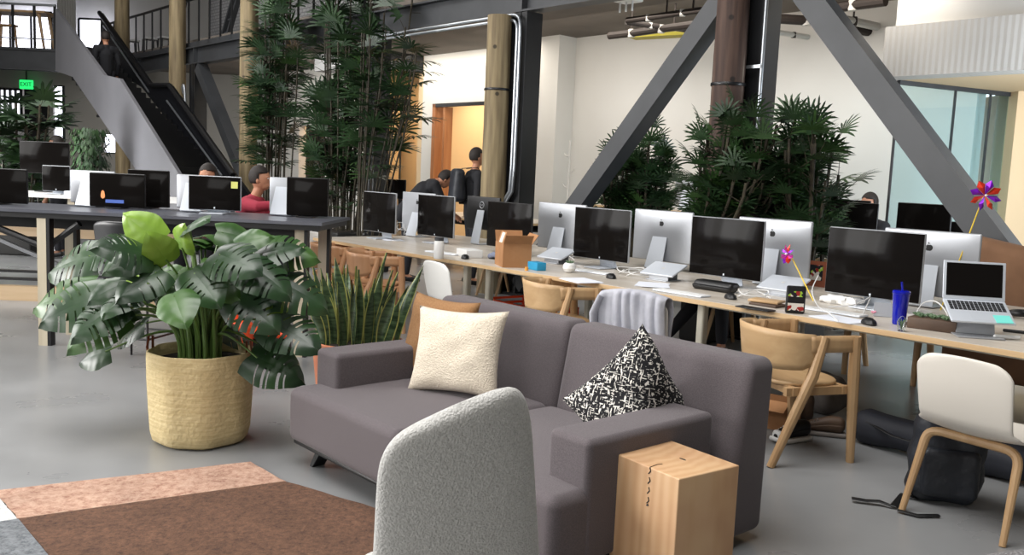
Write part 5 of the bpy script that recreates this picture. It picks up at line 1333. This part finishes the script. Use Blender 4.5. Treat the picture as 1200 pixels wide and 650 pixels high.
# cables
def cable(pts, label, r=.004, mt='cable'):
    p0 = Vector(pts[0]); mb_ = MB(); out_ = []
    P_ = [Vector(p)-p0 for p in pts]
    for i in range(len(P_)-1):
        a, b, c, d = P_[max(i-1, 0)], P_[i], P_[i+1], P_[min(i+2, len(P_)-1)]
        for k in range(6):
            t_ = k/6; out_.append(.5*((2*b)+(c-a)*t_+(2*a-5*b+4*c-d)*t_**2+(3*b-a-3*c+d)*t_**3))
    out_.append(P_[-1]); mb_.tube(out_, r, 6); o_ = build('cable', mb_, mt, None, p0); tag(o_, label, 'cable', 'white cables on the desks')
def Z_(p, z): p = p.copy(); p.z = ZD+z; return p
cable([Z_(dk(956, 358), .20), Z_(dk(950, 362), .12), Z_(dk(958, 368), .05), Z_(dk(972, 371), .02), Z_(dk(982, 377), .005)], 'white cable looping down beside the printed pouch')
cable([Z_(dk(970, 365), .03), Z_(dk(1000, 366), .05), Z_(dk(1018, 362), .08), Z_(dk(1022, 358), .10), Z_(dk(1010, 372), .006)], 'white cable looping before the large screen by the tumbler')
cable([Z_(dk(1072, 375), .03), Z_(dk(1080, 372), .09), Z_(dk(1095, 374), .11), Z_(dk(1108, 380), .07), Z_(dk(1112, 386), .01)], 'white cable arching over the box of succulents')
random.seed(11)
for i, (cx, cy, lb) in enumerate(((480, 276, 'tangled white cable between the two farthest screens'), (470, 274, 'second white cable in the tangle near the farthest mouse'), (878, 350, 'white cable coiled left of the notebooks'), (655, 305, 'white cable below the silver screen back right of the cardboard box'), (735, 322, 'white cable under the succulent desk screen'), (748, 325, 'white cable left of the closed laptop by the hoodie'))):
    c = dk(cx, cy)+NV*.05; pts = []
    for k in range(9): a = k*1.3; pts.append(c+Vector((.10*cos(a)*(1+.3*random.random()), .08*sin(a), .006+(.13 if i < 2 else .05)*abs(sin(k*.9)))))
    cable(pts, lb)
# clutter behind on the far benches
for px, py, z, lb in ((1000, 262, .8, 'stack of white papers on the far bench by the glass'),): pass

# ================================================================== DRAPED HOODIE
hc = bpy.data.objects.get('shell_chair.003')
t = thing('hoodie', 'pale grey hooded sweatshirt draped over the back of a white shell chair', 'clothing', (hc.location.x, hc.location.y, 0), hc.rotation_euler.z)
def drape(i, j):
    # i across, j over the top from behind (0) to front (1)
    s_ = i*2-1; L = (j-.5)*.84; top = .815; yb = -.262
    wv = .014*sin(i*19+L*3)+.010*sin(i*31+1)
    if abs(L) < .04: y = yb - L/.04*.026 * -1*-1; z = top + .012*cos(L/.04*pi/2); 
    else:
        sg = 1 if L > 0 else -1; z = top - (abs(L)-.04); y = yb + sg*(.026+.018*(abs(L)-.04)/.38) + (.0 if sg < 0 else (.03 if abs(L) < .1 else .04))
        if sg < 0: y -= abs(wv)*(1+abs(L)*3)
        else: z = max(z, top-.26)
    if abs(L) < .04: y = yb + L/.04*.026
    w_ = .225+.03*(abs(L))*sin(i*7)
    return (s_*w_+.01*sin(L*14), y, z-.03*s_*s_*(1 if abs(L) < .1 else .5) - (.05*abs(sin(i*4.0)) if j < .04 else 0))
mb = MB(); mb.grid(drape, 44, 40); build('body', mb, 'hoodie', t, smooth=80, solid=.012, sub=1)
mb = MB(); mb.tube([(-.21, -.29, .77), (-.25, -.31, .66), (-.235, -.32, .52), (-.25, -.315, .42)], [.05, .055, .05, .04], 12, flat=.45); build('sleeve', mb, 'hoodie', t, smooth=80)

# ================================================================== FLOOR THINGS
def gl(px, py): return ground(px, py, 0)
t = thing('backpack', 'black nylon backpack on the floor under the nearest cream shell chair', 'backpack', gl(1118, 598)+Vector((.02, .16, 0)), R(-15))
mb = MB(); mb.rbox((0, 0, .25), (.34, .20, .50), .085, 5, sub=7, rot=None, fn=lambda p: (p.x*(1-.16*max(0, p.z)/.25)+.05*p.z+.008*sin(p.z*40), p.y*(1-.25*max(0, p.z)/.25)+.10*p.z+.010*sin(p.x*30+p.z*20), p.z)); build('bag', mb, 'pack', t, smooth=80)
mb = MB(); mb.rbox((0, -.105, .16), (.26, .07, .24), .033, 4, sub=4, fn=lambda p: (p.x, p.y+.006*sin(p.x*50), p.z)); build('front_pocket', mb, 'pack', t, smooth=80)
mb = MB(); mb.tube([(-.06, 0, .49), (-.03, .02, .53), (.03, .02, .53), (.05, 0, .49)], .009, 8); build('grab_handle', mb, 'black', t)
mb = MB(); s0 = gl(1005, 588)-t.location; inv = Matrix.Rotation(R(15), 3, 'Z')
pts = [inv @ (gl(x, y)-t.location) for x, y in ((1075, 585), (1058, 584), (1046, 596), (1030, 592), (1015, 590), (998, 588))]
pts = [Vector((p.x, p.y, .010+.012*abs(sin(k*1.7)))) for k, p in enumerate(pts)]
mb.tube(pts, .018, 8, flat=.3); build('strap', mb, 'black', t)
mb = MB(); mb.tube([inv @ (gl(x, y)-t.location)+Vector((0, 0, .01)) for x, y in ((1052, 600), (1075, 606), (1100, 606))], .016, 8, flat=.3); build('strap', mb, 'black', t)
a_, b_ = gl(990, 523), gl(1082, 540); d_ = (b_-a_); L_ = 1.0
t = thing('duffel_bag', 'long dark navy duffel bag lying on the floor behind the oak armchair leg', 'bag', a_+NV*.20+UV*.45, RZ)
mb = MB(); mb.rbox((0, 0, .10), (L_, .22, .19), .085, 5, sub=9, fn=lambda p: (p.x, p.y+.008*sin(p.x*24), p.z*(1+.10*sin(p.x*9))-.0)); mb.v = [(x, y, max(z, .002)) for x, y, z in mb.v]; build('bag', mb, 'duf', t, smooth=80)
mb = MB(); mb.tube([(-.38, -.09, .15), (-.2, -.15, .12), (.1, -.14, .1), (.2, -.10, .14)], .012, 8, flat=.4); build('strap', mb, 'black', t)
def sneaker(loc, rz, label, c1='white', c2='black'):
    t_ = thing('sneaker', label, 'shoe', loc, rz, 'shoes under the desk')
    def sole(p):
        return (p.x*(1-.18*abs(p.y/.14)**2+.12*(p.y > 0)), p.y, p.z+.012*max(0, p.y/.14)**3)
    mb_ = MB(); mb_.rbox((0, 0, .015), (.095, .285, .028), .012, 3, sub=7, fn=sole); build('sole', mb_, c1, t_)
    def uf(p):
        q = (p.y+.13)/.26; h = 1-.62*max(0, q-.35)/.65
        return (p.x*(1-.10*(p.z > 0)-.1*q), p.y, (p.z+.045)*h-.045)
    mb_ = MB(); mb_.rbox((0, 0, .075), (.085, .265, .10), .038, 4, sub=7, fn=uf); build('upper', mb_, c2, t_, smooth=80)
    mb_ = MB(); mb_.rbox((0, .105, .05), (.08, .05, .05), .022, 3); build('toe_cap', mb_, c1, t_)
    mb_ = MB()
    for k in range(4): mb_.tube([(-.028, .03+.018*k, .098-.008*k), (.028, .03+.018*k, .098-.008*k)], .004, 5)
    build('laces', mb_, c1, t_)
sneaker(gl(925, 520)+Vector((.03, .06, 0)), R(118), 'black and white sneaker nearest the oak armchair foot'); sneaker(gl(958, 512)+Vector((.04, .05, 0)), R(75), 'dark sneaker with a pale loop right of the black and white one', 'bag_g', 'choc')
t = thing('cardboard_box', 'low cardboard box on the floor behind the oak armchair', 'box', gl(905, 508)+Vector((.05, .22, 0)), RZ+.2)
mb = MB(); w2, d2, h2 = .30, .22, .17
for c, s in (((0, 0, .004), (w2, d2, .006)), ((0, -d2/2, h2/2), (w2, .005, h2)), ((0, d2/2, h2/2), (w2, .005, h2)), ((-w2/2, 0, h2/2), (.005, d2, h2)), ((w2/2, 0, h2/2), (.005, d2, h2))): mb.box(c, s)
build('carton', mb, 'card', t, smooth=0)
mb = MB(); mb.box((0, -d2/2-.05, h2-.01), (w2, .10, .004), rot=(.5, 0, 0)); build('flap', mb, 'card', t, smooth=0)
def blob(name, label, cat, loc, dims, mt, rz, amp=.12, seed=1):
    mb_ = MB(); mb_.rbox((0, 0, dims[2]/2), dims, min(dims)*.45, 5, sub=6, fn=lambda p: tuple(p*(1+amp*noise.noise(p*9+Vector((seed, 0, 0)))))); mb_.v = [(x, y, max(z, .002)) for x, y, z in mb_.v]
    o_ = build(name, mb_, mt, None, loc, (0, 0, rz), smooth=80); return tag(o_, label, cat)
blob('canvas_bag', 'pale grey canvas bag slumped under the desk behind the shoes', 'bag', gl(958, 498)+Vector((.10, .38, 0)), (.40, .26, .27), 'bag_g', RZ, .25, 4)
blob('dark_bag', 'dark brown bag behind the black and white sneaker', 'bag', gl(935, 500)+Vector((.03, .16, 0)), (.22, .16, .20), 'choc', RZ+.3, .2, 8)
# orange things on the floor
t = thing('orange_crate', 'low orange plastic crate on the floor under the desk, behind the sofa', 'crate', P(ucol(622, 6.45, .1), 6.45, 0), RZ-.1)
cw, cdp, ch = .95, .5, .17
mb = MB(); mb.box((0, 0, .012), (cw, cdp, .02))
for y_ in (-cdp/2, cdp/2):
    for z_ in (.05, .10, .155): mb.box((0, y_, z_), (cw, .015, .024))
for x_ in (-cw/2, cw/2):
    for z_ in (.05, .10, .155): mb.box((x_, 0, z_), (.015, cdp, .024))
for k in range(9):
    for y_ in (-cdp/2, cdp/2): mb.box((-cw/2+cw*k/8, y_, ch/2), (.02, .02, ch))
build('body', mb, 'orange', t, smooth=0)
mb = MB(); mb.tube([(cw/2+.01, -.1, .13), (cw/2+.06, -.08, .12), (cw/2+.06, .08, .12), (cw/2+.01, .1, .13)], .014, 8); build('handle', mb, 'orange', t)
q = at(262, 375, 6.6); t = thing('orange_bag', 'bright orange bag standing on the floor behind the monstera basket', 'bag', (q.x, 6.6, 0), R(10))
mb = MB(); mb.rbox((0, 0, .17), (.44, .24, .34), .07, 4, sub=6, fn=lambda p: tuple(p*(1+.12*noise.noise(p*7)))); mb.v = [(x, y, max(z, .002)) for x, y, z in mb.v]; build('bag', mb, 'orange', t, smooth=80)
mb = MB(); mb.tube(bez((-.1, 0, .33), (-.1, 0, .48), (.1, 0, .48), (.1, 0, .33), 10), .012, 8); build('handle', mb, 'orange', t)
q = at(292, 362, 7.0); t = thing('orange_tray', 'flat orange tray right of the bright orange bag behind the monstera', 'tray', (q.x+.12, 7.1, 0), R(10))
mb = MB(); mb.rbox((0, 0, .16), (.42, .3, .05), .02, 2); build('tray', mb, 'orange', t)
mb = MB(); mb.rbox((0, 0, .067), (.36, .26, .134), .02, 2); build('pedestal', mb, 'black', t)
# clutter on the second standing table and bench
def cl(px, py, z, Y=None): return ground(px, py, z)
for px, py, dims, mt_, lb, cat in ((60, 232, (.45, .25, .05), 'paper', 'stack of white papers left of the silver screen back', 'paper'), (72, 226, (.10, .08, .22), 'bag_g', 'grey-brown paper cup stack beside the silver screen back', 'cups'), (188, 228, (.40, .22, .06), 'paper', 'white papers between the black screen and the sticky-note screen', 'paper')):
    p = ground(px, py, ZT2); o = build('desk_item', MB().rbox((0, 0, dims[2]/2), dims, .006, 1), mt_, None, (p.x, max(min(p.y, 10.3), 9.65), ZT2), (0, 0, .1)); tag(o, lb, cat); o.name = {'paper': 'paper_stack', 'cups': 'cup_stack'}[cat]

# ================================================================== PEOPLE
def ell(mb_, c, r_, rot=None, n=16):
    vs = []; fs = []; m3 = rot or Matrix.Identity(3)
    for i in range(n+1):
        th = pi*i/n
        for k in range(n): ph = 2*pi*k/n; vs.append(Vector(c)+m3 @ Vector((r_[0]*sin(th)*cos(ph), r_[1]*sin(th)*sin(ph), r_[2]*cos(th))))
    for i in range(n):
        for k in range(n): fs.append((i*n+k, i*n+(k+1) % n, (i+1)*n+(k+1) % n, (i+1)*n+k))
    mb_.add(vs, fs)
def limb(mb_, pts, rs, n=12):
    pts = [Vector(p) for p in pts]; out_ = []; ro = []
    for i in range(len(pts)-1):
        for k in range(5): t_ = k/5; out_.append(pts[i].lerp(pts[i+1], t_)); ro.append(rs[i]+(rs[i+1]-rs[i])*t_)
    out_.append(pts[-1]); ro.append(rs[-1]); mb_.tube(out_, ro, n)
    for p, r_ in zip(pts, rs): ell(mb_, p, (r_, r_, r_), n=10)
def remesh(o, vox=.012, it=4):
    m_ = o.modifiers.new('remesh', 'REMESH'); m_.mode = 'VOXEL'; m_.voxel_size = vox; m_.use_smooth_shade = True
    s_ = o.modifiers.new('smooth', 'SMOOTH'); s_.factor = .5; s_.iterations = it
def person(label, loc, rz, J, shirt='cloth_k', trousers='jean', hair='hair', skin='skin', shoes='black', look=(0, 1, 0), sleeve='long', hairlen=0, group=None):
    """J: joints in local metres, +y is forward, x is the right side"""
    t_ = thing('person', label, 'person', loc, rz, group)
    V = {k: Vector(v) for k, v in J.items()}
    ne, ch, pe, hd = V['neck'], V['chest'], V['pelvis'], V['head']
    lk = Vector(look).normalized(); rx = lk.cross((hd-ne).normalized()).normalized(); upv = rx.cross(lk).normalized(); H3 = Matrix((rx, lk, upv)).transposed()
    b = MB(); limb(b, [pe, ch, ne], [.11, .12, .055]); limb(b, [ne, hd-upv*.06], [.052, .05])
    ell(b, hd, (.074, .092, .112), H3, 20); ell(b, hd+H3 @ Vector((0, .035, -.055)), (.052, .052, .055), H3)
    ell(b, hd+H3 @ Vector((0, .098, -.012)), (.012, .018, .022), H3, 10); ell(b, hd+H3 @ Vector((0, .085, -.058)), (.024, .012, .008), H3, 10)
    for s_ in (-1, 1):
        ell(b, hd+H3 @ Vector((s_*.076, -.005, -.01)), (.010, .020, .030), H3, 10); ell(b, hd+H3 @ Vector((s_*.028, .080, .022)), (.018, .012, .007), H3, 8)
    for sd in ('L', 'R'):
        s_ = -1 if sd == 'L' else 1
        sh, el, wr = V['sh'+sd], V['el'+sd], V['wr'+sd]; limb(b, [ch.lerp(ne, .6), sh, el, wr], [.08, .048, .038, .026])
        d = (wr-el).normalized(); side = d.cross(Vector((0, 0, 1))); side = side.normalized() if side.length > .1 else Vector((1, 0, 0)); dn_ = side.cross(d).normalized()
        if dn_.z > 0: dn_ = -dn_
        limb(b, [wr, wr+d*.05, wr+d*.085], [.024, .032, .034], 8)
        for f_ in range(4):
            o0 = wr+d*.085+side*(.024-.016*f_); l_ = (.062, .074, .070, .055)[f_]; b.tube([o0, o0+d*l_*.55+dn_*.008, o0+d*l_*.9+dn_*.028], [.0095, .009, .007], 7)
        b.tube([wr+d*.03+side*.028*(-s_), wr+d*.065+side*.052*(-s_)+dn_*.012, wr+d*.10+side*.050*(-s_)+dn_*.025], [.012, .010, .008], 7)
        limb(b, [pe, V['hi'+sd], V['kn'+sd], V['an'+sd]], [.09, .075, .052, .036]); an = V['an'+sd]
        ft = V.get('toe'+sd, an+Vector((0, .17, -.05))); limb(b, [an, an.lerp(ft, .5)+Vector((0, 0, -.01)), ft], [.036, .034, .024], 8)
    o_ = build('body', b, skin, t_, smooth=80, fix=False); remesh(o_, .007, 3)
    for s_ in (-1, 1):
        eb = MB(); ell(eb, hd+H3 @ Vector((s_*.028, .083, .008)), (.011, .008, .008), H3, 10); e_ = build('eye', eb, 'white', t_)
        eb = MB(); ell(eb, hd+H3 @ Vector((s_*.028, .0905, .008)), (.005, .003, .005), H3, 8); build('iris', eb, 'black', e_)
    h_ = MB(); ell(h_, hd+H3 @ Vector((0, -.018, .022)), (.083, .095, .108), H3, 20)
    if hairlen: limb(h_, [hd+H3 @ Vector((0, -.05, 0)), hd+H3 @ Vector((0, -.08, -hairlen))], [.08, .06])
    # leave the face free
    fc_ = []
    for f in h_.f:
        c_ = sum((Vector(h_.v[i]) for i in f), Vector())/len(f); l_ = H3.transposed() @ (c_-hd)
        if not (l_.y > .02 and l_.z < .055) and not (l_.z < -.035 and not hairlen): fc_.append(f)
    h_.f = fc_; h_.m = [0]*len(fc_); build('hair', h_, hair, t_, smooth=80, solid=.01, fix=False)
    c = MB(); limb(c, [pe+Vector((0, 0, -.03)), pe.lerp(ch, .5), ch, ch.lerp(ne, .75)], [.135, .135, .145, .085])
    sw = (V['shR']-V['shL']); limb(c, [V['shL']*.8+ch*.2, V['shR']*.8+ch*.2], [.085, .085])
    for sd in ('L', 'R'):
        sh, el, wr = V['sh'+sd], V['el'+sd], V['wr'+sd]
        if sleeve == 'long': limb(c, [ch.lerp(ne, .5).lerp(sh, .5), sh, el, el.lerp(wr, .88)], [.095, .068, .054, .038])
        else: limb(c, [ch.lerp(ne, .5).lerp(sh, .5), sh, sh.lerp(el, .6)], [.095, .068, .058])
    o_ = build('shirt', c, shirt, t_, smooth=80, fix=False); remesh(o_, .012, 4)
    tr = MB()
    for sd in ('L', 'R'): limb(tr, [pe, V['hi'+sd], V['kn'+sd], V['kn'+sd].lerp(V['an'+sd], .88)], [.125, .098, .068, .050])
    o_ = build('trousers', tr, trousers, t_, smooth=80, fix=False); remesh(o_, .012, 4)
    for sd in ('L', 'R'):
        an = V['an'+sd]; ft = V.get('toe'+sd, an+Vector((0, .17, -.05))); s2 = MB(); limb(s2, [an+Vector((0, -.03, -.03)), an.lerp(ft, .5)+Vector((0, 0, -.015)), ft], [.042, .040, .030], 10)
        o_ = build('shoe', s2, shoes, t_, smooth=80, fix=False); remesh(o_, .009, 2)
    return t_
def stand_J(h=1.75, lean=0, armf=0):
    k = h/1.75
    J = dict(head=(0, .03, 1.63), neck=(0, 0, 1.46), chest=(0, 0, 1.28), pelvis=(0, 0, .95), shL=(-.19, 0, 1.40), shR=(.19, 0, 1.40), elL=(-.24, -.03, 1.12), elR=(.24, -.03, 1.12),
             wrL=(-.24, .08, .88), wrR=(.24, .08, .88), hiL=(-.09, 0, .90), hiR=(.09, 0, .90), knL=(-.10, .02, .49), knR=(.10, .02, .49), anL=(-.11, -.02, .09), anR=(.11, -.02, .09), toeL=(-.13, .15, .035), toeR=(.13, .15, .035))
    return {a: tuple(x*k for x in b) for a, b in J.items()}
def sit_J(seat=.46, lean=0):
    z = seat+.09
    return dict(head=(0, .06+lean*1.3, z+.68), neck=(0, .02+lean, z+.50), chest=(0, lean*.5, z+.33), pelvis=(0, -.05, z), shL=(-.18, lean*.9, z+.44), shR=(.18, lean*.9, z+.44), elL=(-.23, .12+lean, z+.20), elR=(.23, .12+lean, z+.20),
                wrL=(-.14, .34+lean, z+.22), wrR=(.14, .34+lean, z+.22), hiL=(-.09, 0, z-.01), hiR=(.09, 0, z-.01), knL=(-.12, .42, z), knR=(.12, .42, z), anL=(-.12, .42, .09 if seat < .6 else .35), anR=(.12, .42, .09 if seat < .6 else .35),
                toeL=(-.13, .59, .035 if seat < .6 else .30), toeR=(.13, .59, .035 if seat < .6 else .30))
# standing person with the backpack
q = at(557, 184, 12.0); k_ = q.z/1.63
person('person in black with a backpack standing before the warm-lit doorway', (q.x, 12.0, 0), R(-70), stand_J(1.75*k_), 'cloth_k', 'jean')
t = thing('backpack', 'dark backpack worn by the person standing at the warm-lit doorway', 'backpack', (q.x, 12.0, 0), R(-70))
mb = MB(); mb.rbox((0, -.235, 1.27*k_), (.31, .17, .44), .07, 4, sub=5, fn=lambda p: (p.x, p.y*(1-.2*p.z/.22), p.z)); build('bag', mb, 'pack', t, smooth=80)
for sx in (-1, 1): mb = MB(); mb.tube([(sx*.1, -.15, 1.48*k_), (sx*.12, .0, 1.50*k_), (sx*.13, .14, 1.36*k_), (sx*.14, .05, 1.14*k_), (sx*.12, -.14, 1.10*k_)], .018, 8, flat=.3); build('strap', mb, 'black', t)
# bending person
q = at(520, 210, 12.3); J = stand_J(1.75); hz_ = q.z
J.update(pelvis=(0, -.05, .95), chest=(0, .22, 1.17+.06), neck=(0, .38, 1.30+.06), head=(0, .50, hz_), shL=(-.19, .33, 1.27+.06), shR=(.19, .33, 1.27+.06), elL=(-.22, .46, 1.05), elR=(.22, .46, 1.05), wrL=(-.15, .62, .93), wrR=(.15, .62, .93))
person('person in a black shirt bending forward over the far desk', (q.x-.46, 12.15, 0), R(-75), J, 'cloth_k', 'jean', look=(0, .75, -.66), sleeve='short')
# red shirt
q = at(291, 209, 8.75); J = sit_J(.70, .05); dz = q.z-J['head'][2]; J = {a: (b[0], b[1], b[2]+(dz if a[:2] in ('he', 'ne', 'ch', 'sh', 'el', 'wr') else 0)) for a, b in J.items()}
J['wrR'] = (.20, .48, 1.14); J['elR'] = (.26, .2, 1.10)
person('person in a crimson shirt behind the sticky-note screen, arm reaching to the table', (q.x, 8.75, 0), R(-95), J, 'cloth_r', 'jean')
def stool(loc, rz, lb, h=.68):
    t_ = thing('stool', lb, 'stool', loc, rz, 'stools at the standing tables'); mb_ = MB(); mb_.rbox((0, 0, h-.02), (.34, .32, .04), .018, 2); build('seat', mb_, 'steel_d', t_)
    for a_, b_ in ((-.13, -.12), (.13, -.12), (.13, .12), (-.13, .12)): mb_ = MB(); mb_.tube([(a_, b_, h-.03), (a_*1.4, b_*1.4, 0)], .012); build('leg', mb_, 'black', t_)
stool((q.x, 8.75, 0), R(-95), 'black stool under the person in the crimson shirt')
q = at(246, 207, 8.75); J = sit_J(.66, .0); dz = q.z-J['head'][2]; J = {a: (b[0], b[1], b[2]+(dz if a[:2] in ('he', 'ne', 'ch', 'sh', 'el', 'wr') else 0)) for a, b in J.items()}
person('dark-haired person hidden behind the sticky-note screen, only the hair showing', (q.x, 8.75, 0), R(178), J, 'cloth_n', 'jean')
stool((q.x, 8.80, 0), R(178), 'black stool under the hidden dark-haired person', .64)
# by the glass
q = at(1022, 239, 9.9); J = sit_J(.50, .0); dz = q.z-J['head'][2]; J = {a: (b[0], b[1], b[2]+(dz if a[:2] in ('he', 'ne', 'ch', 'sh', 'el', 'wr') else 0)) for a, b in J.items()}
person('dark-haired person in dark clothes seated before the glass partition', (q.x, 9.9, 0), R(120), J, 'cloth_k', 'jean')
shell_chair('grey shell chair under the person before the glass partition', (q.x, 9.9, 0), R(120), 'steel_d', s=1)
# far left standing
q = at(68, 169, 13.2); person('person standing far left beside the bright tall window', (q.x, 13.2, 0), R(100), stand_J(1.75*q.z/1.63), 'cloth_k', 'jean', skin='skin_d')
# person on the staircase
q = P(ucol(124, 6.1, 4.3), 6.1, 0); zz = at(124, 42, q.y).z
J = stand_J(1.75); person('person in black climbing at the top of the black staircase', (q.x, q.y, zz-1.66), A_D-pi/2, J, 'cloth_k', 'jean')
# seated person across the desk, legs showing
q = P(ucol(868, 7.0, .4), 7.0, 0); J = sit_J(.45, .0)
for a in ('head', 'neck', 'chest', 'shL', 'shR', 'elL', 'elR', 'wrL', 'wrR'):
    b = J[a]; J[a] = (b[0], b[1]-.08+(.16 if a[:2] in ('el', 'wr') else 0), b[2]-.07 + (.06 if a[:2] in ('wr', 'el') else 0))
J['knR'] = (.10, .46, .52); J['anR'] = (.26, .74, .13); J['toeR'] = (.34, .86, .07); J['knL'] = (-.10, .44, .52); J['anL'] = (-.14, .46, .09); J['toeL'] = (-.15, .62, .035)
person('person in dark trousers seated across the desk, mainly legs visible beneath it', q, RZ+pi, J, 'cloth_k', 'jean', shoes='choc')
shell_chair('wood-legged shell chair under the person seated across the desk', q-NV*-.03, RZ+pi, 'steel')
